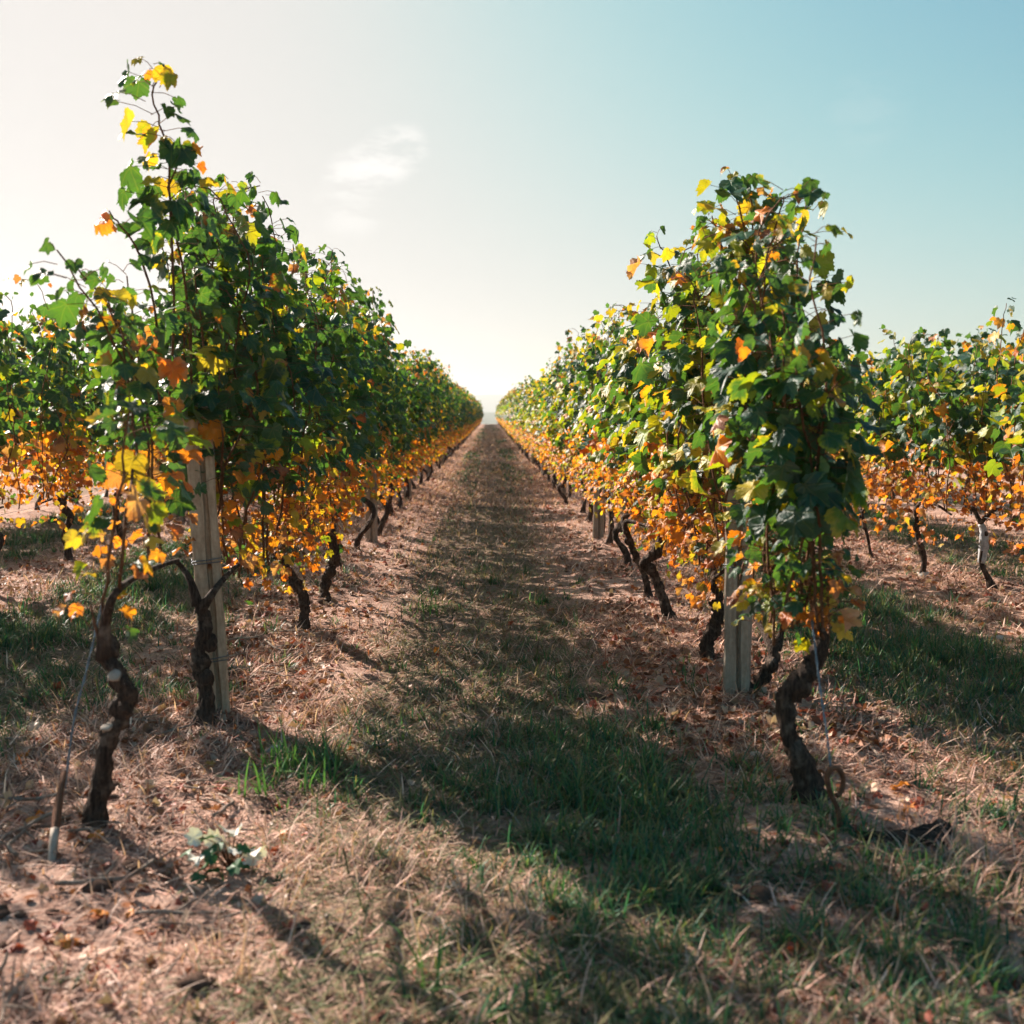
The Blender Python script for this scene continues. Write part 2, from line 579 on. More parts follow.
hill('hills', 1100, 1700, 9, 21, (0.045, 0.07, 0.04), 130)
hill('mountains', 2300, 3200, 62, 33, (0.05, 0.075, 0.05), 700)

# ------------------------------------------------------------------ leaves
HALF_HI = [(0, 1.0), (0.05, 0.90), (0.115, 0.885), (0.125, 0.79), (0.20, 0.765), (0.215, 0.70), (0.245, 0.645),
           (0.30, 0.68), (0.36, 0.66), (0.43, 0.735), (0.53, 0.70), (0.515, 0.60), (0.595, 0.56), (0.55, 0.46), (0.585, 0.395),
           (0.545, 0.345), (0.545, 0.27), (0.61, 0.235), (0.585, 0.15), (0.60, 0.06), (0.50, 0.0), (0.485, -0.10), (0.375, -0.135),
           (0.30, -0.215), (0.19, -0.185), (0.09, -0.20), (0.045, -0.09)]
HALF_MID = [(0, 1.0), (0.13, 0.83), (0.235, 0.66), (0.45, 0.74), (0.58, 0.52), (0.54, 0.32), (0.61, 0.15), (0.46, -0.08), (0.20, -0.20), (0.05, -0.08)]
HALF_LOW = [(0, 0.98), (0.22, 0.66), (0.52, 0.68), (0.56, 0.25), (0.45, -0.1), (0.12, -0.17)]


def leaf_template(half, ring):
    pts = half + [(0.0, -0.02)] + [(-x, y) for x, y in reversed(half[1:])]
    O = np.array(pts); n = len(O); c = np.array([0, 0.3])
    if ring:
        I = c + (O - c) * 0.52
        Vt = np.vstack([O, I, c[None]])
        F = []
        for k in range(n):
            q = (k + 1) % n
            F += [(q, k, n + k), (q, n + k, n + q), (n + q, n + k, 2 * n)]
    else:
        Vt = np.vstack([O, c[None]])
        F = [((k + 1) % n, k, n) for k in range(n)]
    return Vt, np.array(F)


T_HI = leaf_template(HALF_HI, True)
T_MID = leaf_template(HALF_MID, False)
T_LOW = leaf_template(HALF_LOW, False)
TEMPL = {'hi': T_HI, 'mid': T_MID, 'low': T_LOW}

GREENS = 0.92 * np.array([(0.010, 0.062, 0.040), (0.013, 0.078, 0.042), (0.009, 0.052, 0.038), (0.020, 0.090, 0.036), (0.012, 0.068, 0.050)])
LIMES = np.array([(0.24, 0.27, 0.014), (0.33, 0.31, 0.018), (0.15, 0.21, 0.02)])
YELLOWS = np.array([(0.44, 0.33, 0.03), (0.50, 0.32, 0.03), (0.38, 0.31, 0.04)])
ORANGES = np.array([(0.58, 0.19, 0.02), (0.62, 0.25, 0.025), (0.52, 0.13, 0.02)])
BROWNS = np.array([(0.24, 0.075, 0.035), (0.34, 0.14, 0.065), (0.46, 0.25, 0.15), (0.40, 0.17, 0.09)])
PALS = (GREENS, LIMES, YELLOWS, ORANGES, BROWNS)


def leaf_mesh(name, L, lod, g, mat=None):
    """L: dict pos, nrm, tip, size, lc, le"""
    Vt, Ft = TEMPL[lod]
    n = len(L['pos']); k = len(Vt)
    nr = L['nrm'] / np.linalg.norm(L['nrm'], axis=1)[:, None]
    tp = L['tip'] - nr * np.sum(L['tip'] * nr, 1)[:, None]
    tp /= np.linalg.norm(tp, axis=1)[:, None] + 1e-9
    bx = np.cross(tp, nr)
    x = np.repeat(Vt[None, :, 0], n, 0); y = np.repeat(Vt[None, :, 1], n, 0)
    x = x * g.uniform(0.85, 1.1, (n, 1)) + g.uniform(-0.1, 0.1, (n, 1)) * (y - 0.2)
    fold = g.normal(0.14, 0.26, (n, 1)); curl = g.normal(0.22, 0.40, (n, 1)); droop = g.normal(0.28, 0.34, (n, 1))
    dry = L.get('dry', np.zeros(n))[:, None]
    fold = fold + dry * g.uniform(-0.5, 0.8, (n, 1)); curl = curl + dry * g.uniform(-0.8, 0.8, (n, 1))
    r2 = x * x + (y - 0.25) ** 2
    ph = g.uniform(0, 6.28, (n, 1))
    wav = (0.075 + 0.10 * dry) * np.sin(np.arctan2(x, y - 0.25) * 4 + ph) * np.sqrt(r2) * 1.6
    z = fold * np.abs(x) - curl * x * x * 1.2 - droop * np.clip(y, -0.2, 1) ** 2 * 0.8 + wav + g.normal(0, 0.012, (n, k))
    s = L['size'][:, None, None]
    P = L['pos'][:, None, :] + s * (x[..., None] * bx[:, None, :] + y[..., None] * tp[:, None, :] + z[..., None] * nr[:, None, :])
    F = (Ft[None] + (np.arange(n) * k)[:, None, None]).reshape(-1, 3)
    luv = np.empty((n, k, 3)); luv[..., :2] = Vt[None]; luv[..., 2] = g.random((n, 1))
    return mesh_np(name, P.reshape(-1, 3), F, {
        'lc': ('FLOAT_COLOR', np.repeat(L['lc'], k, 0)), 'le': ('FLOAT_COLOR', np.repeat(L['le'], k, 0)),
        'luv': ('FLOAT_VECTOR', luv.reshape(-1, 3))}, mat or M_LEAF)


def leaf_colours(h, tipness, g, bias=0.0, shift=0.0, rust=False):
    """colour of each leaf by height above the arm and nearness to the shoot's tip"""
    n = len(h)
    t = h + shift + g.normal(0, 0.09, n)
    p = np.empty((n, 5))
    low = np.array([0.03, 0.03, 0.08, 0.36, 0.50]) if rust else np.array([0.07, 0.09, 0.22, 0.44, 0.18]); midw = np.array([0.60, 0.20, 0.11, 0.07, 0.02])
    hi = np.array([0.915 - bias, 0.045 + bias * 0.85, 0.02 + bias * 0.15, 0.012, 0.008]); tipw = np.array([0.42, 0.22, 0.19, 0.13, 0.04])
    a = sstep(0.80, 0.98, t)[:, None]; b = sstep(0.96, 1.12, t)[:, None]; c = (sstep(0.75, 1.0, tipness) * 0.5)[:, None]
    p = low * (1 - a) + midw * a * (1 - b) + hi * a * b
    p = p * (1 - c) + tipw * c
    cum = np.cumsum(p / p.sum(1)[:, None], 1)
    pick = (g.random(n)[:, None] > cum).sum(1).clip(0, 4)
    pick2 = np.where(g.random(n) < np.where(pick == 0, 0.10, 0.3), np.minimum(pick + 1 + (g.random(n) < 0.35), 4), pick)
    lc = np.empty((n, 3)); le = np.empty((n, 3))
    for q in range(5):
        m = pick == q; lc[m] = PALS[q][g.integers(0, len(PALS[q]), m.sum())]
        m = pick2 == q; le[m] = PALS[q][g.integers(0, len(PALS[q]), m.sum())]
    v = g.uniform(0.75, 1.25, (n, 1))
    return lc * v, le * v, (pick >= 3) * g.uniform(0.3, 1.0, n)


# ------------------------------------------------------------------ vines
def grow_shoot(start, top, g, lean=(0, 0), spread=0.16, straight=0.5, xoff=0.0):
    """a cane climbing from the arm, as points 7 cm apart"""
    P = [np.array(start, float)]
    d = np.array([g.normal(0, 0.18), g.normal(0, 0.22), 1.0])
    while P[-1][2] < top and len(P) < 56:
        p = P[-1]
        d = d + g.normal(0, 0.16, 3) * (1 - straight * 0.5)
        d[0] += -0.25 * (p[0] - xoff) / max(spread, 0.05) * (abs(p[0] - xoff) > spread) + lean[0] * 0.05
        d[1] += lean[1] * 0.05 - 0.08 * d[1]
        d[2] = max(d[2], 0.45) + 0.1
        d /= np.linalg.norm(d)
        P.append(p + d * 0.054)
    if g.random() < 0.35:                      # arching tip
        for q in range(g.integers(2, 5)):
            d = d + np.array([g.normal(0, 0.25), g.normal(0, 0.3), -0.45]); d /= np.linalg.norm(d)
            P.append(P[-1] + d * 0.06)
    return np.array(P)


def shoot_leaves(P, g, dens, size, out, low_keep=0.55, wide=0.12, lat=0.6, tk=1.0):
    n = len(P)
    side0 = g.choice([-1, 1])
    for q in range(1, n):
        z = P[q][2]
        tipn = q / max(n - 1, 1)
        lowz = z < 0.88
        keep = dens * (low_keep if lowz else 1.0)
        reps = 1 + (g.random() < lat) + (g.random() < (lat * 0.6 if z > 0.95 and tipn < 0.8 else 0.9 * lowz))
        for e in range(reps):
            if g.random() > keep:
                continue
            sd = side0 * (1 if (q + e) % 2 else -1)
            az = np.array([sd * abs(g.normal(0.8, 0.35)), g.normal(0, 0.75), 0]); az /= np.linalg.norm(az) + 1e-9
            pl = g.uniform(0.04, 0.10) + (g.uniform(0.02, max(wide, 0.03)) if e else 0)
            pl *= 1 - 0.5 * sstep(0.85, 1.0, tipn)
            base = P[q] + g.normal(0, 0.012, 3)
            pos = base + az * pl + np.array([0, 0, g.uniform(-0.02, 0.05)])
            nr = az * g.uniform(0.35, 1.0) + np.array([0, 0, g.uniform(0.25, 1.0)]) + g.normal(0, 0.38, 3)
            tp = np.array([0, 0, -1.0]) + az * g.uniform(0.2, 0.9) + g.normal(0, 0.4, 3)
            s = size * g.uniform(0.52, 1.25) * (1 - 0.4 * sstep(0.8, 1.0, tipn)) * (0.6 if lowz else 1.0)
            out.append((base, pos, nr, tp, s, z, min(tipn * tk, 1.0) if z > 1.3 else tipn))


class Vine:
    """parts of one grapevine in its own frame: origin at the foot of the trunk, row along y"""

    def __init__(self, seed, lod, trunk=None, arms=None, shoots=11, yr=(-0.56, 0.56), top=lambda y: 2.1, dens=1.0,
                 size=0.105, extra=(), low_keep=0.95, thick=1.0, skirt=100, xoff=0.0, rust=False, shift=0.0, bias=0.0, wide=0.13, spread=0.16, arm_z=0.5, lat=0.6):
        g = np.random.default_rng(seed)
        hi = lod == 'hi'
        # trunk
        if trunk is None:
            lean = g.normal(0, 0.07, 2)
            trunk = [(0, 0, -0.06), (lean[0] * 0.5 + g.normal(0, 0.015), lean[1] * 0.6, 0.1),
                     (lean[0] * 1.4 + g.normal(0, 0.03), lean[1] * 1.5 + g.normal(0, 0.03), 0.24),
                     (lean[0] + g.normal(0, 0.03), lean[1] + g.normal(0, 0.04), 0.37), (g.normal(0, 0.02), g.normal(0, 0.02), arm_z - 0.03)]
        tr = np.array(trunk, float)
        head = tr[-1]
        mb = MB()
        nr_, ns = {'hi': (64, 18), 'mid': (14, 8), 'low': (6, 5)}[lod]
        mb.tube(catmull(tr, nr_), np.array([0.040, 0.024, 0.021, 0.020, 0.023, 0.020, 0.017]) * thick, ns, 0.42 if lod != 'low' else 0.1, seed)
        if lod != 'low':
            for q in range(3 if hi else 2):
                c = catmull(tr, 12)[g.integers(4, 12)] + g.normal(0, 0.012, 3)
                mb.blob(c, g.uniform(0.018, 0.030) * thick, seed + q, 1.2)
        # arms bent along the wire
        am = []
        if arms is None:
            arms = []
            for s in (-1, 1):
                reach = g.uniform(0.38, 0.55)
                arms.append([head + (0, 0, -0.02), head + np.array([g.normal(0, 0.02), s * 0.10, 0.07]),
                             head + np.array([-head[0] * 0.6 + g.normal(0, 0.02), s * 0.26, 0.07 + g.normal(0, 0.02)]),
                             np.array([g.normal(0, 0.015), head[1] + s * reach, arm_z + 0.03 + g.normal(0, 0.02)])])
        for a_ in arms:
            m2 = MB(); m2.tube(catmull(np.array(a_, float), 14 if lod != 'low' else 5), [0.020 * thick, 0.014, 0.010, 0.007], 7 if lod != 'low' else 4, 0.15, seed)
            am.append(m2)
        # canes
        cn = MB(); lv = []
        ys = np.linspace(yr[0], yr[1], max(shoots, 1)) + g.normal(0, 0.03, max(shoots, 1))
        paths = []
        for y in ys[:shoots]:
            tp_ = top(y) + float(np.clip(g.normal(-0.08, 0.18), -0.45, 0.12))
            paths.append((grow_shoot((xoff + g.normal(0, 0.03), y, arm_z + 0.03 + g.normal(0, 0.03)), tp_, g, spread=spread, xoff=xoff), dens, size, lat, 1.0))
        for ex in extra:                       # (points, density, leaf size, laterals)
            P = catmull(np.array(ex[0], float), max(int(np.sum(np.linalg.norm(np.diff(np.array(ex[0], float), axis=0), axis=1)) / 0.05), 4))
            P = P + np.cumsum(g.normal(0, 0.005, P.shape), 0)
            paths.append((P, ex[1], ex[2], ex[3], 1.7))
        for P, dn, sz, lt, tk in paths:
            wd_e = wide if tk == 1.0 else wide * 0.35
            cn.tube(P if lod != 'low' else P[::3], [0.0055, 0.0045, 0.0026], 5 if hi else 3, 0)
            shoot_leaves(P, g, dn, sz, lv, low_keep, wd_e, lt, tk)
        for q in range(skirt):                 # dry leaves hanging about the arms
            y = g.uniform(yr[0], yr[1])
            b_ = np.array([g.normal(0, 0.03), y, arm_z + 0.03])
            az = np.array([g.normal(0, 1), g.normal(0, 0.6), 0]); az /= np.linalg.norm(az)
            p_ = b_ + az * g.uniform(0.03, 0.14) + np.array([0, 0, g.uniform(-0.22, 0.26)])
            lv.append((b_, p_, az * 0.8 + np.array([0, 0, g.uniform(0, 1)]) + g.normal(0, 0.4, 3), np.array([0, 0, -1.0]) + az * 0.4 + g.normal(0, 0.4, 3),
                       size * g.uniform(0.34, 0.66), p_[2], 0.0))
        if hi:
            for (b, p, *_r) in lv:
                cn.tube(np.array([b, (b + p) / 2 + (0, 0, 0.008), p]), [0.0016, 0.0012], 3, 0, cap=False)
        self.n_leaves = len(lv)
        L = dict(pos=np.array([q[1] for q in lv]), nrm=np.array([q[2] for q in lv]), tip=np.array([q[3] for q in lv]),
                 size=np.array([q[4] for q in lv]))
        hh = np.array([q[5] for q in lv]); tn = np.array([q[6] for q in lv])
        L['lc'], L['le'], L['dry'] = leaf_colours(hh, tn, g, bias, shift, rust)
        self.trunk = mb.mesh('trunk', M_BARK)
        self.arms = [m2.mesh('arm', M_BARK) for m2 in am]
        self.canes = cn.mesh('canes', M_CANE)
        self.foliage = leaf_mesh('foliage', L, lod, g)

    def cut(self, e, p, axis, r, label):
        m = MB(); a_ = Vector(axis).normalized(); p = Vector(p)
        m.tube(np.array([p, p + a_ * 0.006, p + a_ * 0.008]), [r, r, r * 0.85], 10, 0.15, 3)
        o = link('pruning_cut', m.mesh('pruning_cut', M_PALE), e); o['label'] = label

    def place(self, x, y, rz, label, group=None, z=None, parts=True):
        e = bpy.data.objects.new('grapevine', None); COL.objects.link(e)
        e.empty_display_size = 0.1
        e.location = (x, y, gz1(x, y) if z is None else z)
        e.rotation_euler = (0, 0, rz)
        tag(e, label, 'grapevine', group)
        link('trunk', self.trunk, e)
        for a_ in self.arms:
            link('arm', a_, e)
        link('canes', self.canes, e)
        link('foliage', self.foliage, e)
        return e


def px_line(pts, d, org):
    """polyline read off the photograph at one depth, into the frame of a thing standing at org"""
    out = []
    for q in pts:
        dd = q[2] if len(q) > 2 else d
        p = W(q[0], q[1], dd) - org
        out.append((p.x, p.y, p.z))
    return out


# ---- near vines, one by one
def near_vine(px, py, seed, trunk_px, label, group, arms_px=None, extra_px=(), cuts=(), **kw):
    b = G(px, py)
    tr = px_line(trunk_px, b.y, b)
    tr[0] = (tr[0][0], tr[0][1], -0.06)
    arms = None
    if arms_px is not None:
        arms = [px_line(a_, b.y, b) for a_ in arms_px]
    ex = [(px_line(e[0], b.y, b), e[1], e[2], e[3]) for e in extra_px]
    v = Vine(seed, 'hi', trunk=tr, arms=arms, extra=ex, **kw)
    e = v.place(b.x, b.y, 0, label, group, z=b.z)
    for (cpx, cpy, ax, r) in cuts:
        p = W(cpx, cpy, b.y - 0.02) - b
        v.cut(e, p, ax, r, 'pale sawn pruning cut')
    return b


GL, GR = 'vines of the row left of the path', 'vines of the row right of the path'

near_vine(93, 826, 101, [(93, 832), (100, 790), (107, 745), (122, 718), (128, 695), (116, 672), (104, 655)],
          'crooked sparse grapevine with few yellow leaves at the near end of the left row', GL,
          arms_px=[[(107, 750), (104, 738), (100, 730)], [(104, 660), (106, 620), (118, 590), (150, 570, 3.3), (178, 560, 3.6)]],
          extra_px=[([(104, 650), (108, 600), (118, 540), (128, 470), (130, 400)], 0.55, 0.08, 0.5),
                    ([(118, 590), (128, 520), (140, 440, 3.3), (135, 360, 3.4), (120, 300, 3.4)], 0.95, 0.075, 0.9),
                    ([(150, 570, 3.3), (152, 480, 3.4), (140, 390, 3.4), (108, 310, 3.3), (70, 250, 3.1)], 1.0, 0.072, 0.9),
                    ([(165, 565, 3.5), (160, 460, 3.6), (150, 360, 3.6), (140, 280, 3.6)], 1.0, 0.075, 1.0),
                    ([(104, 655), (98, 625), (96, 600)], 0.5, 0.08, 0.1)],
          shoots=0, cuts=((115, 676, (-0.1, -0.75, 0.7), 0.019), (107, 728, (-0.1, -0.3, 1), 0.017)), thick=1.1, dens=0.8, low_keep=0.75, skirt=0, size=0.083, shift=-0.05)
near_vine(203, 722, 102, [(203, 728), (206, 690), (198, 660), (205, 625), (198, 600)],
          'thick barked grapevine against the left concrete post, carrying the tallest shoot in the row', GL,
          arms_px=[[(200, 612), (215, 590), (232, 570, 4.3), (245, 560, 4.6)], [(198, 605), (190, 580), (180, 565, 4.0), (172, 560, 3.8)]],
          extra_px=[([(165, 440, 3.9), (170, 330, 3.8), (168, 250, 3.75), (158, 190, 3.7), (142, 138, 3.7), (136, 100, 3.7), (137, 78, 3.7)], 1.0, 0.074, 0.9),
                    ([(190, 400, 4.0), (185, 300, 3.9), (172, 215, 3.8), (170, 178, 3.75), (180, 150, 3.7)], 1.0, 0.074, 0.8),
                    ([(235, 400, 5.0), (240, 300, 5.0), (238, 230, 5.0), (236, 185, 5.0)], 1.0, 0.08, 0.9),
                    ([(150, 430, 3.7), (130, 350, 3.6), (105, 290, 3.5), (85, 262, 3.4)], 0.8, 0.08, 0.8),
                    ([(160, 400, 3.8), (150, 300, 3.7), (128, 240, 3.6), (110, 215, 3.5)], 0.6, 0.08, 0.5),
                    ([(212, 425, 4.1), (206, 370, 4.08), (200, 310, 4.06), (196, 260, 4.05)], 1.0, 0.08, 1.0),
                    ([(196, 430, 4.1), (192, 370, 4.08), (186, 320, 4.05)], 1.0, 0.08, 1.0),
                    ([(220, 380, 4.4), (222, 280, 4.4), (212, 215, 4.3)], 0.9, 0.085, 0.8)],
          shoots=14, yr=(0.22, 1.0), top=lambda y: 1.93, thick=1.2, dens=1.0, lat=0.95, low_keep=0.3, skirt=12, size=0.083, shift=0.0)
near_vine(300, 630, 103, [(300, 634), (305, 612), (300, 588), (286, 570), (276, 553)],
          'grapevine with a trunk bent like an elbow, second past the left post', GL, shoots=13, yr=(-0.85, 0.45),
          top=lambda y: 2.0, thick=1.2, lat=0.95, size=0.083)
near_vine(324, 600, 104, [(324, 604), (326, 580), (334, 558), (332, 538)],
          'grapevine with a stout upright leaning trunk in the left row, just past the elbow trunk', GL, shoots=11, yr=(-0.45, 0.6),
          top=lambda y: 2.0, thick=1.35, lat=0.95, size=0.083)

near_vine(815, 800, 111, [(818, 806), (802, 765), (786, 725), (788, 690), (802, 680), (815, 660), (822, 640)],
          'thick forked grapevine trunk leaning at the near end of the right row', GR,
          arms_px=[[(790, 715), (788, 695), (790, 684)], [(802, 682), (820, 662), (826, 640), (822, 628)]],
          extra_px=[([(822, 640), (808, 560), (785, 480), (770, 400), (760, 330)], 1.0, 0.086, 1.0),
                    ([(822, 640), (820, 560), (810, 470), (797, 390), (785, 330)], 1.0, 0.086, 1.0),
                    ([(820, 650, 3.35), (806, 570, 3.5), (794, 480, 3.6), (790, 380, 3.7), (770, 290, 3.9)], 1.0, 0.11, 0.8),
                    ([(815, 640, 3.3), (805, 590, 3.3), (790, 560, 3.3)], 0.8, 0.10, 0.3),
                    ([(830, 640, 3.2), (830, 600, 3.3), (826, 560, 3.3), (816, 480, 3.3)], 0.85, 0.085, 0.8),
                    ([(785, 420, 3.5), (800, 370, 3.45), (818, 325, 3.4)], 0.8, 0.085, 0.7)],
          shoots=9, yr=(0.05, 0.46), top=lambda y: 1.45 + 0.7 * max(y, 0), thick=1.25, dens=1.0, low_keep=0.8, lat=1.0, bias=0.03, size=0.078, skirt=2, wide=0.06, shift=0.33, spread=0.07, xoff=-0.07)
near_vine(728, 694, 112, [(724, 698), (732, 686), (752, 688), (768, 668), (776, 648)],
          'grapevine with a low snaking trunk curling round the right concrete post', GR,
          arms_px=[[(774, 655), (765, 635, 4.4), (752, 610, 4.6), (738, 590, 5.0)], [(776, 650), (782, 630, 4.3), (786, 615, 4.1)]],
          extra_px=[([(750, 400, 4.2), (752, 300, 4.15), (750, 240, 4.1), (738, 200, 4.1), (730, 180, 4.1)], 1.0, 0.085, 0.9),
                    ([(760, 400, 4.1), (765, 300, 4.1), (772, 240, 4.05), (782, 198, 4.0)], 0.9, 0.085, 0.9),
                    ([(740, 400, 4.4), (730, 300, 4.4), (722, 240, 4.3), (716, 205, 4.3)], 0.9, 0.085, 0.9),
                    ([(750, 380, 4.2), (745, 280, 4.2), (755, 215, 4.1), (752, 178, 4.1)], 0.9, 0.08, 0.9),
                    ([(690, 360, 5.2), (680, 300, 5.3), (672, 260, 5.4), (664, 235, 5.4)], 0.85, 0.085, 0.7)],
          shoots=13, yr=(-0.65, 0.65), top=lambda y: 1.84, thick=1.1, lat=1.0, bias=0.34, size=0.085, low_keep=0.18, skirt=0, shift=0.12)
near_vine(705, 658, 113, [(706, 662), (708, 640), (718, 615), (716, 585)],
          'dark grapevine trunk standing just behind the right concrete post', GR, shoots=12, yr=(-0.5, 0.6),
          top=lambda y: 1.74, thick=1.3, bias=0.42, lat=0.95, size=0.085)
near_vine(672, 618, 114, [(672, 622), (662, 595), (654, 575), (646, 563), (656, 552), (662, 535)],
          'grapevine with a knobbly forked trunk beside the path, third in the right row', GR,
          shoots=12, yr=(-0.5, 0.55), top=lambda y: 1.62, thick=1.25, bias=0.42, lat=0.95, size=0.083)
near_vine(650, 596, 115, [(650, 600), (644, 575), (634, 552), (626, 530)],
          'grapevine with a slim slanting trunk next to the knobbly forked one', GR,
          shoots=11, yr=(-0.5, 0.5), top=lambda y: 1.62, thick=0.95, bias=0.42, lat=0.95, size=0.083)

# ---- prototypes shared by the rest
MIDS = [Vine(200 + q, 'mid', shoots=12, top=(lambda y, q=q: 1.98 + 0.07 * math.sin(q * 2.1)), lat=1.0, size=0.083, bias=0.06, thick=1.15, shift=(0.16, -0.10, 0.02, -0.20, 0.08, -0.04, 0.24)[q], dens=(1, 1, .9, 1, .95, 1, .8)[q]) for q in range(7)]
RUST = [Vine(270 + q, 'mid', shoots=12, top=(lambda y, q=q: 1.68 + 0.06 * math.sin(q * 1.7)), lat=1.0, size=0.08, bias=0.28, thick=1.0, rust=True) for q in range(4)]
YELS = [Vine(240 + q, 'mid', shoots=10, top=(lambda y, q=q: 1.79 + 0.07 * math.sin(q * 1.7)), lat=1.0, size=0.083, bias=0.42, thick=1.15, shift=(-0.08, 0.15, -0.20, 0.05, 0.22, -0.03, -0.14)[q], dens=(1, .9, 1, 1, .85, 1, .95)[q]) for q in range(7)]


def one_mesh(v, name):
    """trunk, arms, canes and leaves of a far vine as one mesh"""
    parts = [v.trunk] + v.arms + [v.canes, v.foliage]
    mats = [M_BARK, M_CANE, M_LEAF]
    Vs, Fs, mi, lc, le, uv, n = [], [], [], [], [], [], 0
    for me, k in zip(parts, [0] * (1 + len(v.arms)) + [1, 2]):
        c = np.empty(len(me.vertices) * 3, np.float32); me.vertices.foreach_get('co', c); c = c.reshape(-1, 3)
        me.calc_loop_triangles()
        f = np.empty(len(me.loop_triangles) * 3, np.int32); me.loop_triangles.foreach_get('vertices', f)
        Vs.append(c); Fs.append(f.reshape(-1, 3) + n); mi.append(np.full(len(f) // 3, k)); n += len(c)
        if k == 2:
            for nm, buf, w_, key in (('lc', lc, 4, 'color'), ('le', le, 4, 'color'), ('luv', uv, 3, 'vector')):
                b = np.empty(len(c) * w_, np.float32); me.attributes[nm].data.foreach_get(key, b); buf.append(b.reshape(-1, w_))
        else:
            lc.append(np.zeros((len(c), 4))); le.append(np.zeros((len(c), 4))); uv.append(np.zeros((len(c), 3)))
    return np.vstack(Vs), np.vstack(Fs), np.concatenate(mi), np.vstack(lc), np.vstack(le), np.vstack(uv), mats


def build_one(name, D):
    me = mesh_np(name, D[0], D[1], {'lc': ('FLOAT_COLOR', D[3]), 'le': ('FLOAT_COLOR', D[4]), 'luv': ('FLOAT_VECTOR', D[5])})
    for m in D[6]:
        me.materials.append(m)
    if len(me.polygons) == len(D[2]):
        me.polygons.foreach_set('material_index', D[2].astype(np.int32))
    return me


FARD = [one_mesh(Vine(300 + q, 'low', shoots=9, top=(lambda y, q=q: 2.05), lat=0.8, size=0.12, bias=0.05, thick=1.2), 'grapevine') for q in range(4)]
FARY = [one_mesh(Vine(340 + q, 'low', shoots=9, top=(lambda y, q=q: 1.95), lat=0.8, size=0.12, bias=0.42, thick=1.2), 'grapevine') for q in range(4)]
FAR_L = [build_one('grapevine', d) for d in FARD]
FAR_R = [build_one('grapevine', d) for d in FARY]

rv = np.random.default_rng(77)


def far_vine(me, x, y, rz, label, group):
    o = link('grapevine', me, None, (x, y, gz1(x, y)))
    o.rotation_euler = (0, 0, rz)
    sc = rv.uniform(0.90, 1.1); o.scale = (1, 1, sc)
    tag(o, label, 'grapevine', group)


def row(xr, y0, y1, protos, fars, lab_mid, lab_far, group, split=36.0, step=1.1):
    y = y0
    while y < y1:
        x = xr + rv.normal(0, 0.03)
        rz = (0 if rv.random() < 0.5 else math.pi) + rv.normal(0, 0.04)
        if y < split:
            e = protos[rv.integers(len(protos))].place(x, y, rz, lab_mid, group)
            e.scale = (1, 1, rv.uniform(0.88, 1.1))
        else:
            far_vine(fars[rv.integers(len(fars))], x, y, rz, lab_far, group)
        y += step + rv.normal(0, 0.06)
    return y


row(ROW_L, 8.0, 128, MIDS, FAR_L, 'green leaved grapevine farther along the row on the left of the path',
    'small distant grapevine of the left row towards the end of the path', GL)
row(ROW_R, 8.1, 128, YELS, FAR_R, 'yellowing sunlit grapevine farther along the row on the right of the path',
    'small distant grapevine of the right row towards the end of the path', GR)
GLL, GRR = 'vines of the outer left row', 'vines of the outer right row'
# outer left row: the two that show their trunks, then the rest
MIDS[0].place(ROW_LL, 4.9, 0, 'grapevine of the outer left row just past the left edge of the photo', GLL)
MIDS[1].place(ROW_LL, 6.1, math.pi, 'grapevine of the outer left row just past the left edge of the photo', GLL)
MIDS[2].place(ROW_LL, 7.0, 0, 'dark grapevine at the left edge with orange leaves almost down to the ground', GLL)
MIDS[3].place(ROW_LL, 8.5, 0.1, 'outer left grapevine with a slanting bare trunk under orange leaves', GLL)
row(ROW_LL, 9.6, 38, MIDS, FAR_L, 'grapevine of the outer left row glimpsed behind the near left row', 'grapevine of the outer left row glimpsed behind the near left row', GLL, 30)
# outer right row
b = G(870, 558)
V_SLIM = Vine(401, 'mid', trunk=px_line([(872, 562), (868, 540), (864, 525), (862, 510)], b.y, b), shoots=10, yr=(-0.55, 0.55), top=lambda y: 1.64, thick=0.6, rust=True, bias=0.3, lat=0.95, size=0.085)
V_SLIM.place(b.x, b.y, 0, 'outer right grapevine with a thin leaning trunk, nearest to the big right-hand vine', GRR, z=b.z)
b = G(920, 577)
V_UP = Vine(402, 'mid', trunk=px_line([(921, 580), (924, 560), (918, 540), (916, 512)], b.y, b), shoots=10, yr=(-0.5, 0.6), top=lambda y: 1.64, thick=0.95, rust=True, bias=0.3, lat=0.95, size=0.085)
V_UP.place(b.x, b.y, 0, 'outer right grapevine with an upright wavy brown trunk and a white stone at its foot', GRR, z=b.z)
b = G(994, 590)
V_WH = Vine(403, 'mid', extra=[(px_line([(1003, 430), (1000, 380), (1004, 335), (1006, 305)], b.y, b), 1.0, 0.075, 0.8)], trunk=px_line([(995, 594), (988, 577), (981, 563), (984, 540), (981, 520)], b.y, b), shoots=10, yr=(-0.6, 0.45), top=lambda y: 1.64, thick=0.8, rust=True, bias=0.3, lat=0.95, size=0.085)
e = V_WH.place(b.x, b.y, 0, 'outer right grapevine whose trunk wears a pale grey sleeve', GRR, z=b.z)
gm = MB(); gm.tube(catmull(px_line([(981, 563), (983.5, 548), (983, 530), (981, 524)], b.y, b), 12), [0.022, 0.030, 0.020], 9, 0.4, 5)
o = link('trunk_sleeve', gm.mesh('trunk_sleeve', M_GUARD), e); o['label'] = 'pale grey plastic sleeve'
RUST[0].place(ROW_RR, 5.6, 0, 'grapevine of the outer right row just past the right edge of the photo', GRR)
RUST[1].place(ROW_RR, 4.5, 0, 'grapevine of the outer right row just past the right edge of the photo', GRR)
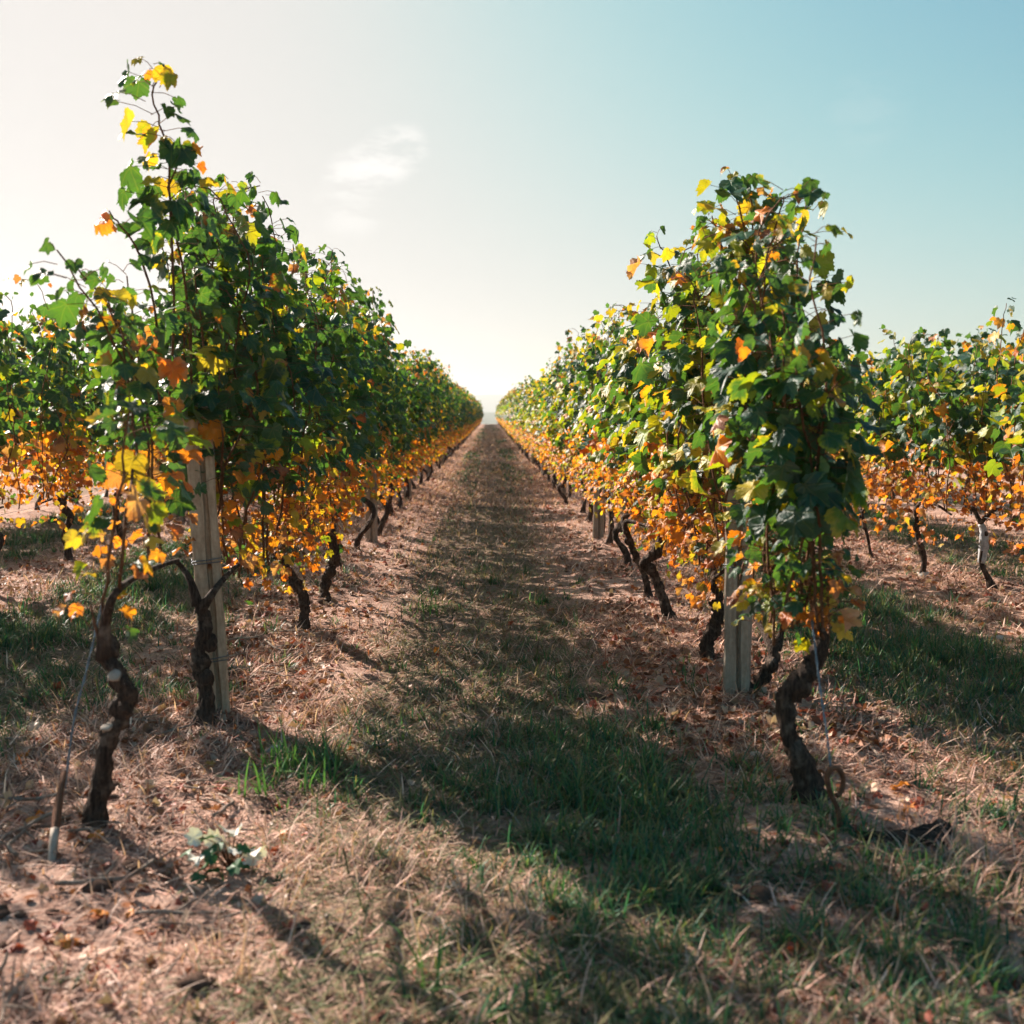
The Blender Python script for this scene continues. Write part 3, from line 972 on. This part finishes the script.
row(ROW_RR, 10.0, 38, RUST, FAR_R, 'grapevine of the outer right row glimpsed behind the near right row', 'grapevine of the outer right row glimpsed behind the near right row', GRR, 30)


def mass(name, rows, Ds):
    """far rows that read as one mass"""
    A = [[], [], [], [], [], []]; n = 0
    for xr, y0, y1 in rows:
        for y in np.arange(y0, y1, 1.12):
            D = Ds[rv.integers(len(Ds))]
            x = xr + rv.normal(0, 0.03); s = rv.choice([-1.0, 1.0])
            P = D[0] * np.array([s, s, rv.uniform(0.95, 1.06)]) + np.array([x, y, gz1(x, y)])
            A[0].append(P); A[1].append(D[1] + n); n += len(P)
            for q in (2, 3, 4, 5): A[q].append(D[q])
    D = [np.vstack(A[0]), np.vstack(A[1]), np.concatenate(A[2])] + [np.vstack(A[q]) for q in (3, 4, 5)] + [Ds[0][6]]
    o = link(name, build_one(name, D))
    tag(o, 'mass of grapevines in the farther rows behind the outer rows', 'vine rows', None, 'stuff')


mass('distant_vine_rows', [(ROW_LL, 39, 60), (ROW_RR, 39, 60), (ROW_LLL, 6.5, 40), (ROW_RRR, 6.5, 40)], [FARD[0], FARD[1], FARY[0], FARY[1]])

# ------------------------------------------------------------------ concrete posts, wires, anchors
def post_mesh(h, mat, w=0.106, dpt=0.085, gro=0.024):
    # section: a bar with a groove down the front and down each side
    a_, b_ = w / 2, dpt / 2; c = 0.008
    prof = [(-a_ + c, -b_), (-0.002, -b_), (0.004, -b_ + gro), (0.015, -b_ + gro), (0.021, -b_), (a_ - c, -b_), (a_, -b_ + c), (a_, b_ - c),
            (a_ - c, b_), (-a_ + c, b_), (-a_, b_ - c), (-a_, -b_ + c)]
    zs = np.concatenate([np.linspace(-0.12, h, 26), [h + 0.01]])
    Vp, Fp = [], []; n = len(prof)
    for q, z in enumerate(zs):
        k = 0.9 if q == len(zs) - 1 else 1.0
        for (x, y) in prof:
            Vp.append((x * k + 0.0022 * math.sin(z * 17 + x * 50), y * k + 0.0018 * math.sin(z * 23), z))
    for q in range(len(zs) - 1):
        for r in range(n):
            s = (r + 1) % n
            Fp.append((q * n + r, q * n + s, (q + 1) * n + s, (q + 1) * n + r))
    Fp.append(tuple((len(zs) - 1) * n + r for r in range(n)))
    return mesh_py('concrete_post', Vp, Fp, mat, False)


def tie_mesh(w=0.106, dpt=0.085):
    m = MB()
    for k in range(2):
        a_, b_ = w / 2 + 0.004, dpt / 2 + 0.004
        P = [(-a_, -b_, 0), (0, -b_ - 0.002, 0.002), (a_, -b_, 0.004 + k * 0.004), (a_, b_, 0.006), (-a_, b_, 0.003), (-a_, -b_, 0.001)]
        m.tube(np.array(P) + (0, 0, k * 0.012), 0.0022, 5)
    return m.mesh('tie_wire', M_WIRE)


TIE = tie_mesh()
PM_L, PM_R = post_mesh(1.30, M_CONC), post_mesh(1.62, M_CONC2)


def post(x, y, rz, lean, me, label, group, ties=(), z=None):
    o = link('concrete_post', me, None, (x, y, gz1(x, y) if z is None else z))
    o.rotation_euler = (lean[0], lean[1], rz)
    tag(o, label, 'post', group)
    for tz in ties:
        c = link('tie_wire', TIE, o, (0, 0, tz))
    return o


GP = 'concrete posts of the vine rows'
pl = G(217, 712); pr = G(737, 694)
post(pl.x, pl.y, R(17), (R(0.5), R(-2.2)), PM_L, 'tan grooved concrete post in the left row, leaning slightly, behind the thick trunk', GP, (0.22, 0.62, 1.05), pl.z)
post(pr.x, pr.y, R(-22), (0, R(-0.4)), PM_R, 'upright grey grooved concrete post in the right row beside the snaking trunk', GP, (0.55, 0.82), pr.z)
PQ = post(pl.x, 9.6, R(-5), (0, 0), PM_R, 'second concrete post of the left row, half hidden among trunks', GP, (0.5,))
post(pr.x, 9.9, R(-10), (0, R(1)), PM_R, 'second concrete post of the right row, pale strip beside the path', GP, (0.5,))
for k in range(3, 22):
    post(ROW_L, 4.31 + 5.3 * (k - 1), 0, (0, 0), PM_R, 'concrete post of the left row lost in the distance', GP)
    post(ROW_R, 4.56 + 5.3 * (k - 1), 0, (0, 0), PM_R, 'concrete post of the right row lost in the distance', GP)
post(ROW_LL, 11.5, 0, (0, 0), PM_R, 'concrete post in the outer left row behind the near left vines', GP)
post(ROW_RR, 10.6, 0, (0, 0), PM_R, 'concrete post in the outer right row behind the near right vines', GP)

for nm, xr, y0, y1 in (('near left row', ROW_L, 4.3, 110), ('near right row', ROW_R, 4.55, 110), ('outer left row', ROW_LL, 4.5, 60), ('outer right row', ROW_RR, 4.3, 60)):
    for z, wz in ((0.53, 'low'), (0.95, 'middle'), (1.4, 'high')):
        ys = np.arange(y0, y1, 2.65)
        P = np.stack([np.full(len(ys), xr + 0.05), ys, gz(np.full(len(ys), xr), ys) * 0.5 + z - 0.012 * (np.arange(len(ys)) % 2)], 1)
        m = MB(); m.tube(P, 0.0016, 4)
        tag(link('trellis_wire', m.mesh('trellis_wire', M_WIRE)), 'thin grey %s trellis wire strung along the %s' % (wz, nm), 'wire', 'trellis wires')

# left end: twine down to a short stake
s0, s1 = G(50, 862), W(64, 772, 2.86)
m = MB(); m.tube(catmull([s0 - Vector((0, 0, 0.05)), s0 + (s1 - s0) * 0.45, s1], 8), [0.008, 0.009, 0.010, 0.008], 8, 0.3, 4)
st = link('anchor_stake', m.mesh('anchor_stake', M_RUST)); tag(st, 'short dark stake with a pale foot at the near end of the left row', 'stake')
m = MB(); m.tube(catmull([s0 - Vector((0, 0, 0.02)), s0 + (s1 - s0) * 0.36], 5), 0.0108, 8, 0.1, 4)
o = link('stake_foot', m.mesh('stake_foot', M_PALE), st); o['label'] = 'bleached pale stake foot'
m = MB()
P = catmull([s1 + Vector((0, 0, -0.05)), W(74, 720, 2.92), W(86, 672, 2.98), W(97, 625, 3.05), W(106, 585, 3.1)], 40)
for ph in (0, math.pi):
    t_ = np.arange(len(P)) * 0.9 + ph
    m.tube(P + 0.0022 * np.stack([np.cos(t_), np.sin(t_), 0 * t_], 1), 0.0019, 5)
tag(link('twine', m.mesh('twine', M_TWINE)), 'blue grey twisted twine running from the dark stake up to the left end vine', 'twine')
# right end: iron anchor with an eye, twine up into the vine
h0 = G(840, 830)
hd = h0.y
loop = [W(840, 832, hd) - Vector((0, 0, 0.05)), W(838, 812, hd), W(831, 795, hd), W(827, 778, hd), W(831, 769, hd), W(838, 769, hd + 0.01), W(843, 778, hd + 0.02), W(841, 792, hd + 0.02), W(836, 796, hd + 0.015)]
m = MB(); m.tube(catmull(loop, 40), 0.0075, 8, 0.08, 2)
tag(link('anchor_hook', m.mesh('anchor_hook', M_RUST)), 'rusty iron ground anchor bent into an eye at the near end of the right row', 'hook')
m = MB()
P = catmull([W(831, 771, hd), W(827, 735, hd + 0.05), W(821, 695, hd + 0.12), W(816, 655, hd + 0.2), W(812, 620, hd + 0.3)], 40)
for ph in (0, math.pi):
    t_ = np.arange(len(P)) * 0.9 + ph
    m.tube(P + 0.0022 * np.stack([np.cos(t_), np.sin(t_), 0 * t_], 1), 0.0019, 5)
tag(link('twine', m.mesh('twine', M_TWINE)), 'blue grey twisted twine running from the rusty eye up into the right end vine', 'twine')

# ------------------------------------------------------------------ ground cover
def blades(name, x, y, ln, wd_, lean, col, mat, g, label, cat, tipcol=None):
    n = len(x)
    z = gz(x, y) - 0.004
    az = g.uniform(0, 2 * math.pi, n); dirx, diry = np.cos(az), np.sin(az)
    V = np.empty((n, 7, 3))
    sx, sy = -diry * wd_ / 2, dirx * wd_ / 2
    bend = g.uniform(0.1, 0.9, n)
    for k, (t, w) in enumerate(((0, 1.0), (0.38, 0.85), (0.72, 0.55), (1.0, 0.0))):
        a_ = np.clip(lean + bend * t, 0, 1.62)
        hx = ln * t * np.sin(a_); hz = ln * t * np.cos(a_)
        cx, cy, cz = x + dirx * hx, y + diry * hx, z + np.maximum(hz, 0.002)
        if k < 3:
            V[:, 2 * k] = np.stack([cx - sx * w, cy - sy * w, cz], 1); V[:, 2 * k + 1] = np.stack([cx + sx * w, cy + sy * w, cz], 1)
        else:
            V[:, 6] = np.stack([cx, cy, cz], 1)
    Ft = np.array([(0, 1, 3), (0, 3, 2), (2, 3, 5), (2, 5, 4), (4, 5, 6)])
    F = (Ft[None] + (np.arange(n) * 7)[:, None, None]).reshape(-1, 3)
    c = np.repeat(col[:, None, :], 7, 1)
    if tipcol is not None:
        w = np.array([0, 0, .25, .25, .6, .6, 1.0])[None, :, None]
        c = c * (1 - w) + tipcol[:, None, :] * w
    o = link(name, mesh_np(name, V.reshape(-1, 3), F, {'lc': ('FLOAT_COLOR', c.reshape(-1, 3))}, mat, False))
    tag(o, label, cat, None, 'stuff')


ALLEY = 2.29


def alley_phase(x):
    u = (np.asarray(x) + 0.06 + ALLEY * 400) % ALLEY
    return np.minimum(u, ALLEY - u)          # 0 mid alley, 1.145 on the row


def scatter(n, y0, y1, g, half=0.6, pad=0.5):
    """points in the wedge the camera looks over, thinning with distance as seen"""
    t = g.random(n)
    y = 1 / (1 / y0 + t * (1 / y1 - 1 / y0))
    x = (g.random(n) * 2 - 1) * (y * half + pad)
    return x, y


def scatter_log(n, y0, y1, g, half=0.55, pad=0.3, xmax=4.5):
    y = y0 * (y1 / y0) ** g.random(n)
    return (g.random(n) * 2 - 1) * np.minimum(y * half + pad, xmax), y


def bare(x, y):
    m = 0
    for (bx, by, br) in ((-1.35, 2.15, 0.45), (1.25, 2.12, 0.42), (0.33, 2.55, 0.22), (-0.75, 4.9, 0.25), (-1.0, 6.6, 0.5), (0.75, 4.6, 0.3), (0.8, 7.0, 0.45)):
        m = np.maximum(m, np.exp(-((x - bx) ** 2 + (y - by) ** 2) / br ** 2))
    return np.clip(1 - 1.0 * m, 0.08, 1)


STRAWC = 1.26 * np.array([(0.58, 0.38, 0.29), (0.48, 0.29, 0.22), (0.66, 0.48, 0.385), (0.38, 0.205, 0.15), (0.54, 0.34, 0.275)])
GRASSC = np.array([[1.0, 1.15, 1.2]]) * np.array([(0.030, 0.090, 0.048), (0.045, 0.120, 0.050), (0.028, 0.078, 0.048), (0.07, 0.135, 0.045)])

g = np.random.default_rng(5)
x, y = scatter(190000, 1.5, 18, g)
x2, y2 = scatter_log(520000, 3.2, 28, g, 0.5, 0.3, 5.4)
x, y = np.concatenate([x, x2]), np.concatenate([y, y2])
dens = 0.22 + 2.4 * np.clip(fbm(x * 2.1, y * 2.1, 41, 4) - 0.36, 0, 1) + 0.2 * (alley_phase(x) < 0.6)
k = g.random(len(x)) < dens * 0.9 * bare(x, y)
x, y = x[k], y[k]; n = len(x)
c = STRAWC[g.integers(0, 5, n)] * g.uniform(0.3, 1.2, (n, 1))
lane = (g.random(n) < 1.0 * (1 - sstep(0.35, 0.8, alley_phase(x)))) & (g.random(n) < 0.6)
c[lane] = np.array([(0.20, 0.19, 0.09), (0.28, 0.22, 0.12), (0.13, 0.15, 0.07)])[g.integers(0, 3, lane.sum())] * g.uniform(0.6, 1.2, (lane.sum(), 1))
rusty = (~lane) & (g.random(n) < 0.16)
c[rusty] = np.array([(0.34, 0.12, 0.07), (0.22, 0.10, 0.065), (0.12, 0.075, 0.055)])[g.integers(0, 3, rusty.sum())]
blades('dry_grass', x, y, g.uniform(0.03, 0.11, n) * (1 + 0.03 * y), g.uniform(0.002, 0.005, n) * (1 + 0.12 * y), np.abs(g.normal(1.2, 0.38, n)), c, M_STRAW, g,
       'matted dry straw coloured grass over the vineyard soil', 'dry grass')
x, y = scatter(40000, 14, 90, g, 0.0, 1.2)
n = len(x)
c = STRAWC[g.integers(0, 5, n)] * g.uniform(0.6, 1.1, (n, 1))
blades('dry_grass', x, y, g.uniform(0.05, 0.12, n), g.uniform(0.0006, 0.0011, n) * y, np.abs(g.normal(1.0, 0.3, n)), c, M_STRAW, g,
       'sparse dry grass along the far part of the path', 'dry grass')

# green turf: clumps, thick where the photograph shows it
cx, cy = scatter(7000, 1.5, 22, g)
PATCH = [(0.36, 3.2, 0.50, 1.0), (2.15, 4.9, 0.75, 1.0), (2.3, 6.2, 0.8, 0.9), (-2.3, 6.0, 0.9, 0.95), (-2.2, 7.6, 0.9, 0.8), (-1.75, 4.4, 0.45, 0.8), (0.55, 4.6, 0.4, 0.35),
         (-0.42, 6.6, 0.22, 0.9), (-0.60, 3.55, 0.14, 1.2), (0.42, 6.9, 0.35, 0.5), (0.1, 5.6, 0.4, 0.4), (0.1, 8.5, 0.5, 0.35), (0.5, 2.5, 0.55, 0.5), (1.5, 2.9, 0.25, 0.5), (1.0, 2.6, 0.4, 0.5), (0.95, 2.2, 0.4, 0.4)]
pb = 0.035 + 0.42 * (alley_phase(cx) < 0.55) * fbm(cx * 0.9, cy * 0.5, 61, 3)
for (qx, qy, qr, qa) in PATCH:
    pb = np.maximum(pb, qa * np.exp(-((cx - qx) ** 2 + (cy - qy) ** 2) / qr ** 2))
for (xa, xb, ya, yb, nn) in ((-3.3, -1.5, 4.6, 11.0, 1500), (1.5, 2.95, 3.7, 7.4, 900), (0.0, 0.75, 2.7, 4.0, 260), (-5.5, -3.7, 7.5, 16, 900), (3.7, 5.4, 7.5, 16, 900), (1.5, 3.0, 7.6, 14, 700), (-3.2, -1.5, 10, 16, 500)):
    ex_, ey_ = g.uniform(xa, xb, nn), g.uniform(ya, yb, nn)
    pe = np.clip(0.15 + 1.6 * (fbm(ex_ * 1.6, ey_ * 1.6, 67, 3) - 0.35), 0, 1) * (1 - sstep(0.6, 1.0, np.abs(ex_ - (xa + xb) / 2) / (xb - xa) * 2))
    cx, cy, pb = np.concatenate([cx, ex_]), np.concatenate([cy, ey_]), np.concatenate([pb, pe * 1.3])
pb = pb * (1 - 0.92 * (cy < 3.0) * (1 - sstep(-0.15, 0.25, cx)))
k = g.random(len(cx)) < pb
cx, cy = cx[k], cy[k]
pbk = pb[k]
m_ = g.integers(10, 34, len(cx))
idx = np.repeat(np.arange(len(cx)), m_)
n = len(idx)
rad = np.abs(g.normal(0, 0.045, n)); th = g.uniform(0, 6.28, n)
x = cx[idx] + rad * np.cos(th); y = cy[idx] + rad * np.sin(th)
hscale = (0.55 + 0.75 * np.clip(pbk, 0, 1) * g.uniform(0.5, 1.2, len(cx)))[idx]
c = GRASSC[g.integers(0, 4, n)] * g.uniform(0.7, 1.3, (n, 1))
tipc = np.where((g.random(n) < 0.35)[:, None], np.array([[0.28, 0.22, 0.10]]), c * 1.25)
blades('green_grass', x, y, g.uniform(0.05, 0.15, n) * hscale, g.uniform(0.003, 0.0065, n) * (1 + 0.05 * y), np.abs(g.normal(0.35, 0.32, n)), c, M_GRASS, g,
       'short green grass in ragged patches between the vine rows', 'grass', tipc)
# the bright tuft and a few long single blades near the left post
tx, ty = [], []
for (px, py, nb, sp) in ((285, 772, 60, 0.05), (265, 790, 30, 0.05), (430, 612, 60, 0.09), (425, 995, 14, 0.02), (330, 790, 24, 0.04)):
    q = G(px, py); tx.append(q.x + g.normal(0, sp, nb)); ty.append(q.y + g.normal(0, sp, nb))
x = np.concatenate(tx); y = np.concatenate(ty); n = len(x)
c = np.array([[0.07, 0.17, 0.045]]) * g.uniform(0.7, 1.4, (n, 1))
blades('green_grass', x, y, g.uniform(0.08, 0.2, n), g.uniform(0.005, 0.009, n), np.abs(g.normal(0.4, 0.3, n)), c, M_GRASS, g,
       'bright green grass tufts beside the left row', 'grass', c * 1.2)
tx, ty = [], []
for (px, py, nb, sp) in ((985, 850, 500, 0.13), (1000, 890, 400, 0.12), (330, 715, 220, 0.10), (300, 860, 160, 0.10), (500, 930, 200, 0.12), (380, 870, 160, 0.1), (240, 955, 160, 0.1)):
    q = G(px, py); tx.append(q.x + g.normal(0, sp, nb)); ty.append(q.y + g.normal(0, sp, nb))
x = np.concatenate(tx); y = np.concatenate(ty); n = len(x)
blades('dry_grass', x, y, g.uniform(0.06, 0.17, n), g.uniform(0.002, 0.0045, n), np.abs(g.normal(0.6, 0.35, n)), STRAWC[g.integers(0, 5, n)] * g.uniform(0.6, 1.15, (n, 1)), M_STRAW, g,
       'tufts of taller bleached dry grass in the foreground', 'dry grass')
# far turf stripes on the path
x, y = scatter(16000, 12, 90, g, 0.0, 0.8)
n = len(x)
k = (fbm(x * 1.5, y * 0.3, 71, 3) > 0.5) & (g.random(n) < sstep(11, 30, y) * 0.8) & (np.abs(x) > 0.25)
x, y = x[k], y[k]; n = len(x)
c = GRASSC[g.integers(0, 4, n)] * g.uniform(0.8, 1.5, (n, 1))
blades('green_grass', x, y, g.uniform(0.05, 0.11, n), g.uniform(0.0008, 0.0014, n) * y, np.abs(g.normal(0.5, 0.3, n)), c, M_GRASS, g,
       'worn green grass along the far middle of the path', 'grass')

# leaf litter: crumpled little leaves all over
LITC = np.array([(0.30, 0.11, 0.055), (0.34, 0.15, 0.08), (0.24, 0.13, 0.085), (0.46, 0.30, 0.21), (0.34, 0.085, 0.05), (0.50, 0.37, 0.28)])


def litter(n, y0, y1, smin, smax, half, pad, g, lod):
    x, y = scatter(n, y0, y1, g, half, pad)
    k = g.random(n) < bare(x, y) * 0.1 + bare(x, y) * 0.8 * sstep(0.35, 1.0, alley_phase(x)) * (0.4 + fbm(x * 1.5, y * 1.5, 91, 3))
    x, y = x[k], y[k]; n = len(x)
    s = g.uniform(smin, smax, n)
    nr = np.stack([g.normal(0, 0.45, n), g.normal(0, 0.45, n), np.ones(n)], 1)
    tp = np.stack([g.normal(0, 1, n), g.normal(0, 1, n), g.normal(0, 0.2, n)], 1)
    c = LITC[g.integers(0, 6, n)] * g.uniform(0.6, 1.25, (n, 1))
    return dict(pos=np.stack([x, y, gz(x, y) + 0.008], 1), nrm=nr, tip=tp, size=s, lc=c, le=c * 0.8, dry=np.ones(n))


o = link('leaf_litter', leaf_mesh('leaf_litter', litter(9000, 1.5, 14, 0.010, 0.030, 0.6, 0.5, g, 'mid'), 'mid', g, M_WEED))
tag(o, 'scattered brown and rusty bits of dead leaves under the rows', 'leaf litter', None, 'stuff')
o = link('leaf_litter', leaf_mesh('leaf_litter', litter(1500, 12, 90, 0.03, 0.06, 0.0, 1.3, g, 'low'), 'low', g, M_WEED))
tag(o, 'dead leaves along the far part of the path', 'leaf litter', None, 'stuff')

x, y = scatter_log(34000, 3.5, 22, g, 0.5, 0.3, 5.2)
k = g.random(len(x)) < sstep(0.45, 0.95, alley_phase(x)) * (0.25 + 0.9 * fbm(x * 1.1, y * 1.1, 95, 3) ** 2) * 1.2
x, y = x[k], y[k]; n = len(x)
L = dict(pos=np.stack([x, y, gz(x, y) + 0.012], 1), nrm=np.stack([g.normal(0, 0.5, n), g.normal(0, 0.5, n), np.ones(n)], 1),
         tip=np.stack([g.normal(0, 1, n), g.normal(0, 1, n), g.normal(0, 0.3, n)], 1), size=g.uniform(0.018, 0.042, n),
         lc=LITC[g.integers(0, 6, n)] * g.uniform(0.45, 1.15, (n, 1)), dry=np.ones(n))
L['le'] = L['lc'] * 0.75
o = link('leaf_litter', leaf_mesh('leaf_litter', L, 'low', g, M_WEED))
tag(o, 'rusty crumpled leaf litter along the foot of the vine rows', 'leaf litter', None, 'stuff')

# whole fallen leaves
FALL = {'orange': ((0.55, 0.20, 0.035), (0.50, 0.15, 0.03)), 'yellow': ((0.46, 0.27, 0.07), (0.48, 0.22, 0.06)),
        'red brown': ((0.36, 0.09, 0.05), (0.30, 0.08, 0.05)), 'pale tan': ((0.52, 0.37, 0.27), (0.44, 0.28, 0.2))}
FM = {}
for nm, (ca, cb) in FALL.items():
    FM[nm] = []
    for q in range(3):
        L = dict(pos=np.zeros((1, 3)), nrm=np.array([[g.normal(0, .2), g.normal(0, .2), 1]]), tip=np.array([[0, 1.0, 0]]), size=np.array([0.036]),
                 lc=np.array([ca]), le=np.array([cb]), dry=np.array([0.7]))
        FM[nm].append(leaf_mesh('fallen_leaf', L, 'hi', g, M_WEED))


def fallen(x, y, nm):
    o = link('fallen_leaf', FM[nm][g.integers(3)], None, (x, y, gz1(x, y) + 0.014))
    o.rotation_euler = (g.normal(0, 0.3), g.normal(0, 0.3), g.uniform(0, 6.28))
    s = g.uniform(0.7, 1.25); o.scale = (s, s, s)
    tag(o, '%s fallen vine leaf lying on the dry ground' % nm, 'fallen leaf', 'fallen leaves on the ground')


for (px, py, nm) in ((288, 842, 'orange'), (305, 700, 'red brown'), (320, 700, 'red brown'), (434, 658, 'red brown'), (438, 655, 'orange'), (180, 790, 'red brown'),
                     (172, 745, 'red brown'), (220, 728, 'red brown'), (330, 770, 'orange'), (860, 605, 'orange'), (900, 665, 'orange'), (335, 660, 'yellow'),
                     (705, 692, 'yellow'), (696, 612, 'red brown'), (100, 838, 'orange'), (180, 935, 'pale tan'), (108, 918, 'orange'), (134, 918, 'orange'), (880, 800, 'red brown'),
                     (905, 812, 'orange'), (925, 806, 'red brown'), (870, 790, 'pale tan'), (350, 715, 'pale tan'), (885, 668, 'pale tan'), (1018, 770, 'orange'), (630, 752, 'orange')):
    q = G(px, py); fallen(q.x, q.y, nm)
for q in range(80):
    y_ = 1 / g.uniform(1 / 9.0, 1 / 2.2)
    x_ = (ROW_L if g.random() < 0.5 else ROW_R) + g.normal(0, 0.42)
    fallen(x_, y_, ['orange', 'yellow', 'red brown', 'pale tan'][g.choice(4, p=[0.25, 0.03, 0.42, 0.30])])

# prunings and sticks
def twig_mesh(ln, rad, seed):
    gg = np.random.default_rng(seed)
    P = [np.zeros(3)]; d = np.array([1.0, 0, 0.05])
    for k in range(5):
        d = d + gg.normal(0, 0.3, 3) * (1, 1, 0.25); d /= np.linalg.norm(d); P.append(P[-1] + d * ln / 5)
    P = np.array(P) - np.array(P).mean(0); P[:, 2] = np.abs(P[:, 2]) * 0.6
    m = MB(); m.tube(catmull(P, 14), [rad, rad * 0.9, rad * 0.6], 6, 0.12, seed)
    if ln > 0.15:
        m.tube(catmull([P[2], P[2] + (0.03, 0.04, 0.012), P[2] + (0.05, 0.10, 0.01)], 6), [rad * 0.7, rad * 0.4], 5)
    return m.mesh('pruned_cane', M_TWIG)


TW = [twig_mesh(0.12 + 0.05 * (q % 5), 0.0042 + 0.0012 * (q % 3), 500 + q) for q in range(10)]


def twig(x, y, rz, s, label):
    o = link('pruned_cane', TW[g.integers(10)], None, (x, y, gz1(x, y) + 0.02))
    o.rotation_euler = (0, g.normal(0, 0.06), rz); o.scale = (s, s, s)
    tag(o, label, 'cane', 'prunings on the ground')


for (px, py, rz, s) in ((245, 645, 0.7, 1), (280, 655, -0.9, 1), (278, 680, -0.3, 1.2), (240, 672, 0.5, 0.9), (255, 610, 0.9, 1), (265, 700, 0.1, 1), (310, 640, 1.2, 0.9), (225, 660, 0.2, 1), (290, 630, -0.5, 1),
                        (300, 660, 0.3, 1), (320, 650, -1.0, 0.8), (330, 635, 0.4, 1)):
    q = G(px, py); twig(q.x, q.y, rz, s, 'pale dry pruned cane on the ground between the left post and the elbow trunk')
for q in range(130):
    y_ = 1 / g.uniform(1 / 10.0, 1 / 1.9)
    x_ = (ROW_L if g.random() < 0.55 else ROW_R) + g.normal(0.0, 0.35)
    twig(x_, y_, g.uniform(0, 6.28), g.uniform(0.5, 1.1), 'thin pale twig among the straw near a row of vines')

# stones and clods
def rock_mesh(seed, mat, name):
    m = MB(); m.blob((0, 0, 0), 1.0, seed, 0.6, 14, 10, 0.35)
    return m.mesh(name, mat)


STN = [rock_mesh(600 + q, M_STONE, 'stone') for q in range(3)]
CLD = [rock_mesh(620 + q, M_CLOD, 'earth_clod') for q in range(3)]
for k, (px, py, s, lb) in enumerate(((924, 577, 0.045, 'flat white stone at the foot of the upright outer right trunk'), (1000, 640, 0.03, 'white stone near the right edge beyond the shaded grass'),
                                     (757, 756, 0.018, 'small white pebble below the right concrete post'), (274, 752, 0.028, 'pale stone beside the bright grass tuft'))):
    q = G(px, py); o = link('stone', STN[k % 3], None, q + Vector((0, 0, s * 0.2))); o.scale = (s * 1.4, s, s); o.rotation_euler = (0, 0, k * 1.3)
    tag(o, lb, 'stone')
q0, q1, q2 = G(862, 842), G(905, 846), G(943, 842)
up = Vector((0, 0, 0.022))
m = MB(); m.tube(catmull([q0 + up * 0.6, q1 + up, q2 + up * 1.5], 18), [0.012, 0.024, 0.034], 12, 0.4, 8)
o = link('shadow_lump', m.mesh('shadow_lump', M_BARK))  # dark tube put in for the right vine's cast shadow and a clod
tag(o, 'dark lump standing in for a vine shadow and clod, right of the rusty anchor', 'shadow')
gc = np.random.default_rng(9)
for k in range(90):
    y_ = 1 / gc.uniform(1 / 9.0, 1 / 1.9); x_ = (ROW_L if gc.random() < 0.5 else ROW_R) + gc.normal(0, 0.4); s = gc.uniform(0.008, 0.032)
    o = link('earth_clod', CLD[k % 3], None, (x_, y_, gz1(x_, y_) + s * 0.2)); o.scale = (s * 1.3, s, s); o.rotation_euler = (0, 0, gc.uniform(0, 6))
    tag(o, 'small crumb of dark earth lying under the vine rows', 'clod', 'earth clods under the rows')

# broad-leaved weed with pale undersides and sheen painted whitish, in front of the left row
def weed(px, py, label, nleaf, size, spread, pale):
    q = G(px, py)
    e = bpy.data.objects.new('weed', None); COL.objects.link(e); e.location = q
    tag(e, label, 'weed')
    gg = np.random.default_rng(px)
    m = MB(); rows_ = []
    for k in range(nleaf):
        az = gg.uniform(0, 6.28); rr = gg.uniform(0.2, 1.0) * spread; h = gg.uniform(0.02, 0.10)
        tip = np.array([math.cos(az) * rr, math.sin(az) * rr, h])
        m.tube(catmull([np.zeros(3), tip * (0.5, 0.5, 0.9), tip], 5), [0.0025, 0.0015], 4)
        is_p = gg.random() < pale
        c = (0.70, 0.68, 0.61) if is_p else (0.035, 0.11, 0.04)
        rows_.append((tip, np.array([gg.normal(0, .5), gg.normal(0, .5), 1.0]), np.array([math.cos(az), math.sin(az), -0.1]), size * gg.uniform(0.7, 1.2), c))
    link('stems', m.mesh('stems', M_CANE), e)
    L = dict(pos=np.array([r[0] for r in rows_]), nrm=np.array([r[1] for r in rows_]), tip=np.array([r[2] for r in rows_]), size=np.array([r[3] for r in rows_]),
             lc=np.array([r[4] for r in rows_]), le=np.array([r[4] for r in rows_]))
    link('leaves', leaf_mesh('leaves', L, 'hi', gg), e).data.materials[0] = M_WEED


weed(232, 872, 'low weed with dark green and whitish leaves in front of the left row', 24, 0.042, 0.11, 0.4)
weed(180, 690, 'small yellow green seedling at the foot of the thick trunk by the left post', 6, 0.03, 0.05, 0.0)

# ------------------------------------------------------------------ air
bm_v = [(-2650, -45, -27.5), (2650, -45, -27.5), (2650, 3700, -27.5), (-2650, 3700, -27.5), (-2650, -45, 92), (2650, -45, 92), (2650, 3700, 92), (-2650, 3700, 92)]
bm_f = [(0, 3, 2, 1), (4, 5, 6, 7), (0, 1, 5, 4), (1, 2, 6, 5), (2, 3, 7, 6), (3, 0, 4, 7)]
t = NT('haze')
pv = t.n('ShaderNodeVolumePrincipled')
pv.inputs['Color'].default_value = (0.74, 0.76, 0.77, 1)
pv.inputs['Density'].default_value = HAZE_DENSITY
pv.inputs['Anisotropy'].default_value = 0.35
t.l(pv.outputs[0], t.out.inputs['Volume'])
hz = link('haze', mesh_py('haze', bm_v, bm_f, t.m, False))
tag(hz, kind='stuff')
